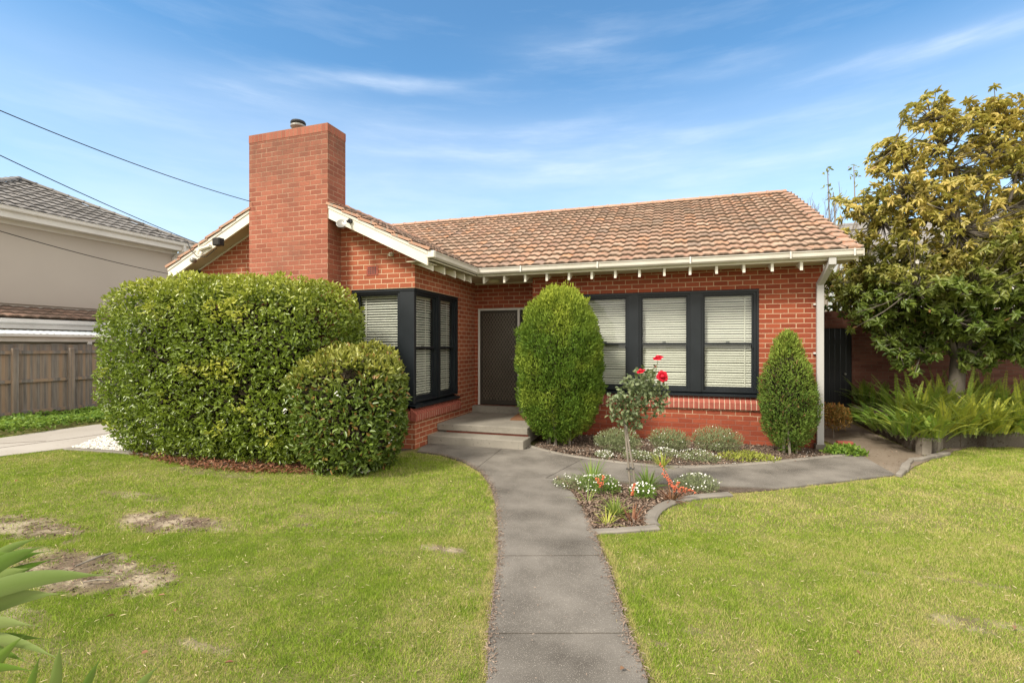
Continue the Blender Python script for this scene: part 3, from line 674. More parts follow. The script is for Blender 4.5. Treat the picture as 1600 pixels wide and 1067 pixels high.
brick_sill(QX0 - .04, QX1 + .04, 'x', FY - .045, QZ0 - .015, FY + .06)
brick_sill(GY - .045, 9.23, 'y', WX1 + .045, .705, WX1 - .06)
brick_sill(-5.46, WX1 - .062, 'x', GY - .045, .705, GY + .06)

class Fr:                                  # local window frame: a along the wall, d depth inwards, z up
    def __init__(s, axis, plane): s.ax, s.p = axis, plane
    def box(s, mb, a0, a1, d0, d1, z0, z1):
        if s.ax == 'x': mb.box(a0, a1, s.p + d0, s.p + d1, z0, z1)
        else: mb.box(s.p - d1, s.p - d0, a0, a1, z0, z1)
def window(fr, a0, a1, z0, z1, zm, label=None, cord=None, gaps=(), tilt=(.185, .027)):
    """double-hung sash: box frame, two sashes with glass, venetian blind"""
    f = MB(); B = lambda m, *q: fr.box(m, *q)
    t = .035
    B(f, a0, a0 + t, .05, .20, z0, z1); B(f, a1 - t, a1, .05, .20, z0, z1); B(f, a0 + t, a1 - t, .05, .20, z1 - t, z1); B(f, a0 + t, a1 - t, .05, .20, z0, z0 + t)
    win = f.build('window', MT['black'], house)
    if label: tag(win, label)
    up = MB(); st = .032
    B(up, a0 + t, a0 + t + st, .085, .12, zm - .02, z1 - t); B(up, a1 - t - st, a1 - t, .085, .12, zm - .02, z1 - t)
    B(up, a0 + t + st, a1 - t - st, .085, .12, z1 - t - st, z1 - t); B(up, a0 + t + st, a1 - t - st, .082, .12, zm - .02, zm + .018)
    for q in (a0 + t, a1 - t - .03): B(up, q, q + .03, .075, .086, zm - .075, zm - .02)
    up.build('upper_sash', MT['black'], win)
    lo = MB()
    B(lo, a0 + t, a0 + t + st, .122, .157, z0 + t, zm + .015); B(lo, a1 - t - st, a1 - t, .122, .157, z0 + t, zm + .015)
    B(lo, a0 + t + st, a1 - t - st, .122, .157, z0 + t, z0 + t + .065); B(lo, a0 + t + st, a1 - t - st, .122, .157, zm - .02, zm + .015)
    lo.build('lower_sash', MT['black'], win)
    g = MB(); B(g, a0 + t + st, a1 - t - st, .100, .104, zm + .018, z1 - t - st); g.build('pane', MT['glass'], win)
    g = MB(); B(g, a0 + t + st, a1 - t - st, .138, .142, z0 + t + .065, zm - .02); g.build('pane', MT['glass'], win)
    c = MB(); am = (a0 + a1) / 2; B(c, am - .03, am + .03, .12, .15, zm + .0155, zm + .035); c.build('sash_latch', MT['metal'], win)
    b = MB(); q0, q1 = a0 + t + .025, a1 - t - .025; z = z1 - t - .05; k = 0
    B(b, q0, q1, .16, .20, z1 - t - .045, z1 - t - .005)
    while z > z0 + t + .03:
        dz = random.uniform(-.0025, .0025) - (.007 if any(abs(z - gz) < .024 for gz in gaps) else 0)
        d0, d1, h = .162, tilt[0], tilt[1]
        sag = random.uniform(-.002, .002)
        pts = []
        for (d, zz_) in ((d0, z + dz - h), (d0 + .006, z + dz - h * .35), (d1, z + dz + .006)):
            pts.append((d, zz_))
        for (da, za), (db, zb) in zip(pts[:-1], pts[1:]):
            if fr.ax == 'x': b.add([(q0, fr.p + da, za), (q1, fr.p + da, za + sag), (q1, fr.p + db, zb + sag), (q0, fr.p + db, zb)], [(0, 1, 2, 3)])
            else: b.add([(fr.p - da, q0, za), (fr.p - da, q1, za + sag), (fr.p - db, q1, zb + sag), (fr.p - db, q0, zb)], [(0, 1, 2, 3)])
        z -= .0445; k += 1
    B(b, q0, q1, .165, .19, z0 + t + .01, z0 + t + .03)
    b.build('blind', MT['blind'], win)
    if cord is not None:
        c = MB(); B(c, cord - .009, cord + .009, .1575, .1605, z0 + t + .03, z1 - t - .04); c.build('blind_cord', MT['blind'], win)
    return win
front = Fr('x', FY); side = Fr('y', WX1); gab = Fr('x', GY)
bw = (QX1 - QX0 - .08 - 2 * .19) / 3; z0, z1, zm = QZ0 + .055, QZ1 - .045, 1.80
xs = [QX0 + .04 + i * (bw + .19) for i in range(3)]
window(front, xs[0], xs[0] + bw, z0, z1, zm, cord=None, gaps=(1.28,)); window(front, xs[1], xs[1] + bw, z0, z1, zm, gaps=(1.27, 1.36))
window(front, xs[2], xs[2] + bw, z0, z1, zm, cord=xs[2] + bw - .17, gaps=(1.27,))
for i in (0, 1): MB().box(xs[i] + bw + .002, xs[i + 1] - .002, FY + .03, FY + .20, z0, z1).build('window_mullion', MT['black'], house)
MB().box(QX0, QX1, FY + .02, FY + .22, z1 + .001, QZ1 - .001).box(QX0, QX0 + .038, FY + .02, FY + .21, z0, z1).box(QX1 - .038, QX1, FY + .02, FY + .21, z0, z1).build('window_head', MT['black'], house)
MB().prism([(QX0 + .002, FY - .03, QZ0 - .012), (QX0 + .002, FY - .03, QZ0 + .02), (QX0 + .002, FY + .22, QZ0 + .054), (QX0 + .002, FY + .22, QZ0 - .005)], (QX1 - QX0 - .004, 0, 0)).build('window_sill', MT['black'], house)
# corner window: one bay to the front, two to the side, meeting at a thick post
LZ0, LZ1, LZM = .78, 2.70, 1.725
window(gab, -5.38, -4.47, LZ0, LZ1, LZM, cord=-5.22, tilt=(.194, .021))
ys = [(7.505, 8.34), (8.44, 9.17)]
window(side, ys[0][0], ys[0][1], LZ0, LZ1, LZM, cord=8.07, tilt=(.192, .023)); window(side, ys[1][0], ys[1][1], LZ0, LZ1, LZM, cord=8.97, tilt=(.192, .023))
MB().box(-4.468, WX1 - .03, GY + .03, 7.502, LZ0 - .02, LZ1).build('corner_post', MT['black'], house, bevel=.008)
MB().box(WX1 - .21, WX1 - .03, 8.342, 8.438, LZ0, LZ1).build('window_mullion', MT['black'], house)
MB().box(-5.419, WX1 - .02, GY + .02, GY + .22, LZ1 + .001, 2.743).box(-5.419, -5.382, GY + .02, GY + .2, LZ0, LZ1).box(WX1 - .22, WX1 - .02, GY + .222, 9.208, LZ1 + .001, 2.743).box(WX1 - .2, WX1 - .02, 9.172, 9.208, LZ0, LZ1).build('window_head', MT['black'], house)
MB().prism([(-5.418, GY - .03, .695), (-5.418, GY - .03, .73), (-5.418, GY + .22, .765), (-5.418, GY + .22, .70)], (5.418 - 4.12, 0, 0)).prism([(WX1 + .031, GY - .03, .695), (WX1 + .031, GY - .03, .731), (WX1 - .2, GY - .03, .766), (WX1 - .2, GY - .03, .70)], (0, 1.84, 0)).build('window_sill', MT['black'], house)
# dark rooms behind the blinds
MB().add([(-2.3, 10.4, 0), (2.1, 10.4, 0), (2.1, 10.4, 3), (-2.3, 10.4, 3)], [(0, 1, 2, 3)]).build('inner_wall', MT['dark'], house)
MB().add([(-8.6, 8.4, 0), (-4.75, 8.4, 0), (-4.75, 8.4, 3), (-8.6, 8.4, 3), (-4.75, 10, 0), (-4.75, 10, 3)], [(0, 1, 2, 3), (1, 4, 5, 2)]).build('inner_wall', MT['dark'], house)

# ------------------------------------------------------------------ entrance
dr = MB()
dr.box(DX0, DX0 + .045, EY + .03, EY + .16, DZ0, DZ1).box(DX1 - .045, DX1, EY + .03, EY + .16, DZ0, DZ1).box(DX0 + .045, DX1 - .045, EY + .03, EY + .16, DZ1 - .045, DZ1)
dm = DX0 + .045 + .87
dr.box(dm, dm + .05, EY + .03, EY + .16, DZ0, DZ1 - .045)
dfr = dr.build('door_frame', MT['white_trim'], house)
MB().box(dm + .05, DX1 - .045, EY + .07, EY + .09, DZ0, DZ1 - .045).build('sidelight_pane', MT['dark'], dfr)
d0, d1, e0, e1 = DX0 + .05, dm - .005, DZ0 + .01, DZ1 - .05
sd = MB().box(d0, d0 + .05, EY + .035, EY + .06, e0, e1).box(d1 - .05, d1, EY + .035, EY + .06, e0, e1).box(d0 + .05, d1 - .05, EY + .035, EY + .06, e1 - .05, e1).box(d0 + .05, d1 - .05, EY + .035, EY + .06, e0, e0 + .09).box(d0 + .05, d1 - .05, EY + .055, EY + .06, e0 + .09, e1 - .05).build('security_door', MT['door_dark'], house)
gr = MB(); gx0, gx1, gz0, gz1 = d0 + .05, d1 - .05, e0 + .09, e1 - .05
for sgn in (1, -1):
    k = -3.2
    while k < 3.2:
        # line z = gz0 + s*1.6*(x-gx0) + k, clipped to the opening
        sl = 1.6 * sgn; pts = []
        for x in np.linspace(gx0, gx1, 60):
            z = gz0 + sl * (x - gx0) + k
            if gz0 <= z <= gz1: pts.append((x, z))
        if len(pts) >= 2: gr.bar((pts[0][0], EY + .048 + .003 * sgn, pts[0][1]), (pts[-1][0], EY + .048 + .003 * sgn, pts[-1][1]), .006, .011, (0, 1, 0))
        k += .108
gr.build('diamond_grille', MT['grille'], sd)
MB().box(d1 - .045, d1 - .012, EY + .005, EY + .035, 1.42, 1.56).tube([(d1 - .03, EY + .005, 1.48), (d1 - .03, EY - .03, 1.48), (d1 - .13, EY - .035, 1.48)], .009, 8).build('door_handle', MT['metal'], sd)
st = MB().box(WX1 + .003, -2.40, 8.22, 8.30, .20, .32).box(WX1 + .003, -2.40, 8.30, 9.9, .03, .32).box(WX1 + .003, XL - .003, 9.9, EY - .003, .03, .455).build('front_steps', MT['step'], house, bevel=.008)
MB().box(WX1 + .005, -2.36, 7.84, 8.296, .0, .165).build('lower_step', MT['step'], st, bevel=.008)
MB().box(WX1 + .18, -2.405, 8.262, 8.299, .166, .199).build('brick_riser', MT['header'], st)
# vent brick, lamps and small fittings on the gable
vx, vz = PY(582, GY), EZ + 1.31
vt = MB().box(vx - .115, vx + .115, GY - .008, GY + .0, vz - .08, vz + .08).build('vent_brick', MT['header'], house)
mb = MB()
for i in range(5):
    for j in range(4): mb.box(vx - .078 + i * .034, vx - .058 + i * .034, GY - .0095, GY - .0082, vz - .058 + j * .033, vz - .038 + j * .033)
mb.build('vent_hole', MT['rubber'], vt)
sx_, sz_ = PY(541, 7.0), EZ + (540 - 346) / FPX * 8.2
sp = MB().lathe((sx_ + .045, BY - .03, sz_ + .03), [(.04, -.01), (.04, .03)], 14, 'y').bar((sx_ + .045, BY - .03, sz_ + .03), (sx_, BY - .14, sz_ - .02), .035, .035).build('spotlight', MT['rubber'], house)
lamp = MB(); prof = [(.02, .10), (.04, .085), (.05, .04), (.082, .0), (.088, -.01), (.082, -.012), (.07, -.002)]
lamp.lathe((0, 0, 0), prof, 20, 'y')
rm = Matrix.Rotation(R(-28), 3, 'X') @ Matrix.Rotation(0, 3, 'Z'); lamp.v = [tuple(Vector((sx_ - .01, BY - .17, sz_ - .045)) + Matrix.Rotation(R(24), 3, 'Z') @ (rm @ Vector(v))) for v in lamp.v]
lamp.build('lamp_shade', MT['metal'], sp, smooth=True)
fx_, fz_ = PY(345, 7.0), EZ + (540 - 376) / FPX * 9.05
fl = MB().box(fx_ - .10, fx_ + .07, BY - .16, BY - .04, fz_ - .085, fz_ + .055).box(fx_ - .02, fx_ + .02, BY - .04, BY, fz_ - .03, fz_ + .03).build('floodlight', MT['rubber'], house, bevel=.01)
MB().box(fx_ - .085, fx_ + .055, BY - .165, BY - .161, fz_ - .07, fz_ + .04).build('floodlight_glass', MT['dark'], fl)
cx_, cz_ = PY(300, 7.0), EZ + (540 - 407) / FPX * 9.4
MB().lathe((cx_, BY - .05, cz_), [(.05, .05), (.05, .0), (.04, -.03), (.015, -.035)], 16, 'y').build('sensor', MT['metal'], house, smooth=True)
ix, iz = PY(310, 7.0), EZ + (540 - 388) / FPX * 9.3
MB().tube([(ix - .05, BY - .03, iz - .02), (ix + .26, BY - .03, iz + .035)], .032, 10).tube([(ix, BY - .04, iz - .06), (ix, BY - .06, iz + .10)], .012, 8).lathe((ix - .01, BY - .05, iz - .05), [(.03, -.05), (.034, 0), (.02, .05)], 12).lathe((ix + .06, BY - .05, iz - .10), [(.03, -.04), (.034, 0), (.02, .04)], 12).build('service_bracket', MT['white'], house)
kx, kz = PY(612, 7.38), EZ + (540 - 397) / FPX * 8.4
MB().box(kx - .03, kx + .03, GY - .06, GY - .002, kz - .035, kz + .03).tube([(kx, GY - .06, kz), (kx, GY - .10, kz - .02)], .022, 10).build('security_camera', MT['white'], house)

# door mat and power lines
mat_poly = GP([(798, 657), (808, 644), (832, 645), (834, 658)])
mzx = [G(px, py, .325) for px, py in ((797, 656), (812, 645), (845, 646), (835, 657))]
tag(MB().prism([(x, y, .323) for x, y in mzx], (0, 0, .018)).build('door_mat', MT['mat'], origin=(*mzx[0], .32)), 'brown coir doormat lying on the porch landing', 'doormat')
def wire(pts, label, sag=.0, r=.0065):
    a, b = Vector(pts[0]), Vector(pts[1]); q = [a.lerp(b, t) - Vector((0, 0, 1)) * sag * 4 * t * (1 - t) for t in np.linspace(0, 1, 28)]
    if len(pts) > 2: q += [Vector(v) for v in pts[2:]]
    tag(MB().tube(q, r, 6).build('power_line', MT['cable'], origin=tuple(b)), label, 'cable', 'overhead cables')
def W3(px, py, t):
    d = FWD + (px - 800) / FPX * RGT; k = t / math.hypot(*d); Z = k
    return (float(d[0] * k), float(d[1] * k), EYE + (540 - py) / FPX * Z)
wire([W3(-140, 112, 8.4), (CX0 + .06, CY0 - .02, EZ + (540 - 316) / FPX * 8.98)], 'uppermost overhead cable, ending at the chimney', .10)
wire([W3(-150, 170, 8.6), (ix, BY - .06, iz + .09)], 'middle overhead cable, ending at the bracket on the left gable edge', .05)
wire([W3(-160, 312, 8.6), (-9.36, BY - .03, EZ + (540 - 428) / FPX * 9.6)], 'lowest overhead cable, crossing the beige wall to the gable corner', .06, .006)
lc = [Vector((ix - .30, BY - .05, iz + .16)), Vector((ix - .18, BY - .07, iz - .03)), Vector((ix, BY - .09, iz - .16)), Vector((ix + .2, BY - .06, iz - .17)), Vector((ix + .42, BY - .03, iz - .02))]
MB().tube(lc, .007, 6).build('cable_loop', MT['cable'], house)
# ================================================================== NEIGHBOURS, WALLS, FENCES
# two-storey rendered house on the left
NB = empty('neighbour_house', (-19.5, 10, 0), 'beige rendered two storey house with grey tiled hip roof beyond the paling fence', 'house')
NX = -17.0
MB().box(-23.0, NX, 6.9, 13.05, 2.9, 5.33).box(-23.0, NX - .05, 6.9, 13.0, 0, 2.9).build('wall', MT['render'], NB)
e0, e1, f0, f1, zg = -23.5, -16.55, 6.65, 13.5, 5.42
cxr, s2 = (e0 + e1) / 2, .49; hh = (e1 - e0) / 2
pk = (f0 + f1) / 2
p1 = tile_slope((e1, f0, zg), (0, 1, 0), (-1, 0, s2), f1 - f0, hh * 1.11, clipf=lambda u, v: v / 1.113 < min(u, (f1 - f0) - u) + .1, tw=.30, th=.36, K=7, lift=.045)
p2 = tile_slope((e0, f0, zg), (1, 0, 0), (0, 1, s2), e1 - e0, hh * 1.11, clipf=lambda u, v: v / 1.113 < min(u, (e1 - e0) - u) + .1, tw=.30, th=.36, K=7, lift=.045)
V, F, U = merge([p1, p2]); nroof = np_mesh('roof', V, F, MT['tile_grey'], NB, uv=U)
ap = (e1 - (f1 - f0) / 2, pk, zg + (f1 - f0) / 2 * s2)
MB().add([(e1, f0, zg - .02), (e1, f1, zg - .02), (ap[0], ap[1], ap[2] - .03), (e0, f0, zg - .02), (e0, f1, zg - .02)], [(0, 1, 2), (0, 2, 3), (1, 4, 2), (3, 2, 4)]).build('roof_lining', MT['dark'], nroof)
mb = MB(); ridge(mb, (e1, f1, zg + .04), (ap[0], ap[1], ap[2] + .05), .42, .10); ridge(mb, (e1, f0, zg + .04), (ap[0], ap[1], ap[2] + .05), .42, .10)
mb.build('hip_capping', MT['tile_grey'], nroof)
mb = MB(); gutter_run(mb, (e1 + .02, f0, zg - .13), (e1 + .02, f1 + .1, zg - .13), (1, 0, 0)); mb.box(e1 - .02, e1 + .019, f0, f1, zg - .30, zg - .02)
mb.build('gutter', MT['white_trim'], NB)
MB().box(NX + .001, e1 - .021, f0, f1, zg - .27, zg - .25).build('eave_soffit', MT['white_trim'], NB)
MB().box(NX + .001, NX + .07, f0, 13.05, zg - .40, zg - .272).build('fascia', MT['white_trim'], NB)
MB().bar((e1 + .06, 12.95, zg - .12), (e1 + .06, 12.95, zg - .34), .11, .09, (0, 1, 0)).bar((e1 + .06, 12.95, zg - .30), (NX + .07, 12.95, zg - .52), .10, .09).box(NX + .01, NX + .11, 12.89, 13.0, 2.9, zg - .50).build('downpipe', MT['white_trim'], NB, bevel=.006)
sk = Vector((e1 - .85, PY(0, 1) * 0 + 10.0, zg + .85 * s2 + .06)); 
MB().lathe((0, 0, 0), [(.32, 0), (.31, .05), (.25, .11), (.12, .16), (.01, .17)], 20).build('skylight_dome', MT['white_trim'], NB, smooth=True)
dome = [o for o in bpy.data.objects if o.name.startswith('skylight_dome')][0]
t0 = 9.9; dome.location = (sk.x + 19.5 + .0, t0 - 10 + .0, sk.z); dome.rotation_euler = (0, R(26), 0)
dome.data.transform(Matrix.Translation((19.5, 10, 0)))
# ground floor skirt roof
V, F, U = tile_slope((-16.02, 5.2, 2.50), (0, 1, 0), (-1, 0, .30), 10, 1.04, tw=.30, th=.34, K=7, lift=.04)
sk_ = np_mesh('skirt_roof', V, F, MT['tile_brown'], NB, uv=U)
mb = MB(); gutter_run(mb, (-16.0, 5.2, 2.34), (-16.0, 15.2, 2.34), (1, 0, 0)); mb.box(-16.05, -16.001, 5.2, 15.2, 2.2, 2.46); mb.build('skirt_gutter', MT['white_trim'], NB)
MB().box(-17.0, -16.06, 5.2, 15.2, 2.21, 2.23).build('skirt_soffit', MT['white_trim'], NB)
# carport with corrugated roof
CP = empty('carport', (-15.3, 9, 0), 'low carport with corrugated zinc roof between the fence and the beige house', 'carport')
mb = MB(); n = 260; ys_ = np.linspace(4.6, 15.4, n)
vs = [(-15.95, y, 2.16 + .012 * math.sin(k * 1.9)) for k, y in enumerate(ys_)] + [(-14.9, y, 2.05 + .012 * math.sin(k * 1.9)) for k, y in enumerate(ys_)]
mb.add(vs, [(k, k + 1, n + k + 1, n + k) for k in range(n - 1)]); mb.build('corrugated_roof', MT['iron'], CP)
MB().box(-14.98, -14.93, 4.6, 15.4, 1.86, 2.04).build('beam', MT['gutter'], CP); MB().box(-14.93, -14.86, 4.6, 15.4, 1.985, 2.05).build('gutter', MT['white_trim'], CP)
for y in (5.0, 9.0, 13.0): MB().box(-14.97, -14.92, y, y + .09, 0, 1.86).build('post', MT['white_trim'], CP)

# paling fence on the left boundary
FN = empty('paling_fence', (-14.6, 8, 0), 'weathered grey timber paling fence with rails along the driveway', 'fence')
mb = MB(); y = 2.0
while y < 16:
    h = 1.80 + random.uniform(-.015, .015); wd = .148; mb.box(-14.62, -14.606 + random.uniform(-.003, .003), y + .002, y + wd - .002, .13, h); y += wd * .99
mb.build('palings', MT['wood'], FN)
for z in (.18, .92, 1.60): MB().box(-14.604, -14.56, 2.0, 16.0, z - .035, z + .04).build('rail', MT['wood'], FN)
for y in (2.3, 4.75, 7.2, G(112, 642)[1] - .55, 11.3, 13.8): MB().box(-14.60, -14.50, y, y + .12, 0, 1.70).build('post', MT['wood'], FN, bevel=.008)
MB().box(-14.625, -14.605, 2, 16, 0, .14).build('plinth_board', MT['wood'], FN)

# brick wall with gate at the back right, timber fence next to it
BW = empty('boundary_brick_wall', (6.0, 14.3, 0), 'old dark weathered brick wall behind the tree and ferns', 'wall')
MB().box(4.27, 8.3, 14.25, 14.5, 0, 2.62).box(2.46, 3.18, 14.25, 14.5, 0, 2.62).box(3.18, 4.27, 14.25, 14.5, 2.20, 2.62).build('wall', MT['brick_old'], BW)
GT = empty('side_gate', (3.72, 14.3, 0), 'tall black timber gate at the end of the side path', 'gate')
mb = MB()
for i in range(9): mb.box(3.19 + i * .12, 3.19 + i * .12 + .114, 14.28, 14.305, .06, 2.197)
mb.build('boards', MT['gate'], GT); [MB().box(3.19, 4.26, 14.306, 14.34, z, z + .1).build('brace', MT['gate'], GT) for z in (.3, 1.8)]
MB().lathe((4.12, 14.25, 1.05), [(.02, .03), (.028, .0), (.02, -.03)], 12, 'y').build('latch', MT['metal'], GT)
RF = empty('timber_fence', (11, 14.0, 0), 'tall brown vertical board fence behind the tree at the right edge', 'fence')
mb = MB(); x = 8.32
while x < 16: mb.box(x, x + .125, 14.1 + random.uniform(-.003, .003), 14.12, .05, 2.6 + random.uniform(-.02, .02)); x += .13
mb.build('boards', MT['wood'], RF)
for z in (.4, 1.4, 2.35): MB().box(8.32, 16, 14.121, 14.16, z, z + .09).build('rail', MT['wood'], RF)

# white neighbour building seen in gaps behind the tree
WB = empty('white_house', (10.5, 24, 0), 'white walled building with pale gable roof behind the tree at the right', 'house')
MB().box(6.3, 17, 21, 28, 0, 5.3).build('wall', MT['white_trim'], WB)
MB().prism([(6.0, 20.6, 5.25), (17.3, 20.6, 5.25), (17.3, 24.5, 6.9), (6.0, 24.5, 6.9)], (0, 0, .12)).prism([(6.0, 24.5, 6.9), (17.3, 24.5, 6.9), (17.3, 28.4, 5.25), (6.0, 28.4, 5.25)], (0, 0, .12)).build('roof', MT['tile_grey'], WB)
wn = MB().box(9.0, 10.4, 20.96, 20.995, 2.5, 4.2).build('window', MT['white'], WB); MB().box(9.08, 10.32, 20.945, 20.957, 2.58, 4.12).build('pane', MT['dark'], wn)

# retained fern bed
base = GP([(1330, 656), (1360, 673), (1400, 692), (1440, 712), (1456, 712)]) ; base2 = GP([(1474, 702), (1500, 699.5), (1540, 699), (1600, 699), (1700, 699), (1900, 699)])
wl = [(4.25, 14.2)] + base + base2
bed = sheet('raised_bed', wl + [(13, 14.08), (8.31, 14.08), (8.31, 14.24), (4.25, 14.24)], .24, MT['soil'], .24)
mb = MB(); H = [.34] * len(base) + [.26] + [.245] * len(base2)
for i in range(len(wl) - 1):
    a, b = Vector(wl[i]), Vector(wl[i + 1]); d = (b - a).normalized(); nn = Vector((-d.y, d.x))
    if i == 0: continue
    a2, b2 = a, b + d * .01
    sub = max(1, int((b - a).length / .35))
    for k in range(sub):
        q0 = a2.lerp(b2, k / sub); q1 = a2.lerp(b2, (k + 1) / sub); o_ = nn * .0
        h = H[i] + random.uniform(-.006, .006) if i < 5 else H[i + 1] + random.uniform(-.004, .004)
        mb.prism([(q0.x, q0.y, 0), (q1.x, q1.y, 0), (q1.x, q1.y, h), (q0.x, q0.y, h)], (nn.x * .13, nn.y * .13, 0))
tag(mb.build('retaining_wall', MT['conc_wall'], origin=(*base[2], 0), bevel=.012), 'low stained concrete retaining wall in front of the ferns', 'wall')

# ================================================================== PLANTS
def blob(n, cen, rad, p=2.0, depth=.2, amp=.08, fr=1.6, seed=0, zmin=0.02, taper=None):
    m = n * 5; d = nrm(RNG.normal(size=(m, 3))); a, b, c = rad
    q = (np.abs(d / np.array(rad)) ** p).sum(1) ** (-1 / p); P = d * q[:, None]
    N = nrm(np.sign(P) * np.abs(P / np.array(rad)) ** (p - 1) / np.array(rad))
    wgt = q ** 2 / np.maximum((N * d).sum(1), .15); wgt /= wgt.sum()
    k = RNG.choice(m, n, replace=False, p=wgt); P, N, q = P[k], N[k], q[k]
    if taper is not None: s = taper(P[:, 2] / c); P[:, 0] *= s; P[:, 1] *= s
    disp = (fbm((P + np.array(cen)) * fr, seed) - .5) * 2 * amp
    dep = depth * RNG.random(n) ** 1.6
    P = P + N * (disp - dep)[:, None] + np.array(cen)
    keep = P[:, 2] > zmin
    return P[keep], N[keep], (1 - dep / max(depth, 1e-6))[keep]
def shrub(name, label, cen, rad, n, L, W, mat, p=2.0, depth=.22, amp=.08, fr=1.6, seed=0, up=.5, out=.6, fold=.25, curl=.15, taper=None, agef=None, stems=True, core=.66, fname='foliage', group=None, coremat='twig', mask=None):
    t = empty(name, (cen[0], cen[1], 0), label, name.replace('_', ' ') if name in () else 'shrub', group)
    P, N, dep = blob(n, cen, rad, p, depth, amp, fr, seed, taper=taper); k = len(P)
    if mask is not None: kk = mask(P); P, N, dep = P[kk], N[kk], dep[kk]; k = len(P)
    D = nrm(N * out + np.array([0, 0, up]) + RNG.normal(size=(k, 3)) * .55)
    LN = nrm(N * .6 + np.array([0, 0, .55]) + RNG.normal(size=(k, 3)) * .45)
    age = agef(P, dep) if agef is not None else dep * np.clip(fbm(P * 1.3, seed + 5) * 1.6 - .35, 0, 1)
    leaves(fname, P, D, LN, L * RNG.uniform(.65, 1.25, k), W * RNG.uniform(.7, 1.2, k), MT[mat], t, age, fold, curl)
    if stems:
        mb = MB(); rr = min(rad[0], rad[1])
        for i in range(9):
            a = random.uniform(0, 6.28); r_ = random.uniform(.1, .35); top = (cen[0] + rad[0] * .62 * math.cos(a) * random.uniform(.3, 1), cen[1] + rad[1] * .6 * math.sin(a) * random.uniform(.3, 1), cen[2] + rad[2] * random.uniform(.0, .6))
            b0 = (cen[0] + rad[0] * .3 * math.cos(a), cen[1] + rad[1] * .3 * math.sin(a), -.02)
            mid = tuple((Vector(b0).lerp(Vector(top), .5) + Vector((random.uniform(-.08, .08), random.uniform(-.08, .08), 0))))
            mb.tube([b0, mid, top], [.022, .016, .006], 6)
        mb.build('stem', MT['bark'], t)
    if core:
        # tangle of twigs filling the middle
        m = int(min(9000, n * .35)); Q = nrm(RNG.normal(size=(m, 3))); q = (np.abs(Q / np.array(rad)) ** p).sum(1) ** (-1 / p)
        Q = Q * (q * core * RNG.uniform(.85, 1.12, m))[:, None]
        if taper is not None: s = taper(Q[:, 2] / rad[2]); Q[:, 0] *= s; Q[:, 1] *= s
        Q += np.array(cen); Q = Q[Q[:, 2] > .03]; m = len(Q)
        leaves('inner_twigs', Q, RNG.normal(size=(m, 3)), RNG.normal(size=(m, 3)), np.full(m, max(.12, L * 1.8)), np.full(m, max(.05, W * 2.2)), MT[coremat], t, np.zeros(m))
    return t

MT['hedge'] = M_leaf('hedge_leaf', (.065, .125, .012), (.20, .29, .030), (.54, .54, .08), .9, .30, .28, .55)
MT['bushleaf'] = M_leaf('indian_hawthorn_leaf', (.060, .118, .020), (.165, .24, .036), (.46, .42, .08), .6, .36, .22, .45, cd=(.34, .19, .06))
MT['cypress'] = M_leaf('golden_conifer_spray', (.065, .135, .016), (.16, .255, .028), (.50, .55, .07), .95, .6, .25, .2)
MT['cypress2'] = M_leaf('olive_conifer_spray', (.065, .13, .022), (.14, .21, .033), (.30, .38, .06), .8, .65, .2, .2, cd=(.20, .12, .05))
MT['treeleaf'] = M_leaf('large_tree_leaf', (.095, .16, .03), (.24, .30, .055), (.70, .52, .15), .9, .42, .40, .45, cd=(.40, .24, .10))
MT['fernleaf'] = M_leaf('fern_leaflet', (.075, .17, .020), (.16, .27, .032), (.46, .44, .06), .75, .45, .3, .3)
MT['greyleaf'] = M_leaf('grey_green_leaf', (.17, .21, .10), (.26, .30, .15), (.36, .38, .2), .6, .7, .2, .2)
MT['roseleaf'] = M_leaf('rose_leaf', (.06, .095, .04), (.16, .205, .095), (.26, .28, .14), .6, .5, .2, .35)
MT['freshleaf'] = M_leaf('fresh_green_leaf', (.09, .19, .025), (.17, .30, .04), (.34, .42, .07), .6, .5, .35, .3)
MT['limeleaf'] = M_leaf('lime_leaf', (.24, .30, .05), (.38, .40, .07), (.5, .46, .1), .5, .55, .3, .25)
MT['nandina'] = M_leaf('orange_bush_leaf', (.14, .12, .03), (.32, .16, .04), (.45, .22, .05), .6, .5, .25, .3, cd=(.34, .07, .03))
MT['strap'] = M_leaf('strap_leaf', (.10, .19, .03), (.20, .31, .05), (.45, .42, .12), .6, .4, .3, .4)
MT['deadleaf'] = M_leaf('fallen_leaf', (.13, .042, .024), (.23, .095, .05), (.38, .26, .15), .5, .7, .1, .2)
MT['barkchip'] = M_leaf('bark_chip', (.10, .065, .045), (.24, .165, .12), (.42, .34, .27), .55, .9, .0, .15)
MT['strawbit'] = M_leaf('straw_bit', (.40, .33, .17), (.55, .47, .28), (.6, .5, .35), .3, .8, .1, .1)
MT['fgleaf'] = M_leaf('broad_strap_leaf', (.07, .15, .015), (.13, .23, .028), (.30, .33, .15), .65, .35, .3, .5)
MT['petal_white'] = M_leaf('white_petal', (.78, .76, .70), (.85, .83, .80), (.85, .8, .6), .3, .6, .2, .2)
MT['petal_coral'] = M_leaf('coral_petal', (.60, .12, .06), (.70, .22, .12), (.65, .3, .15), .5, .6, .25, .2)
MT['petal_red'] = M_leaf('red_petal', (.42, .003, .015), (.74, .010, .045), (.75, .05, .03), .4, .5, .2, .3)
MT['pebble'] = M_plain('white_pebble', (.62, .58, .50), (.78, .75, .68), 22, .7)

def smst(x, a, b): t = np.clip((x - a) / (b - a), 0, 1); return t * t * (3 - 2 * t)
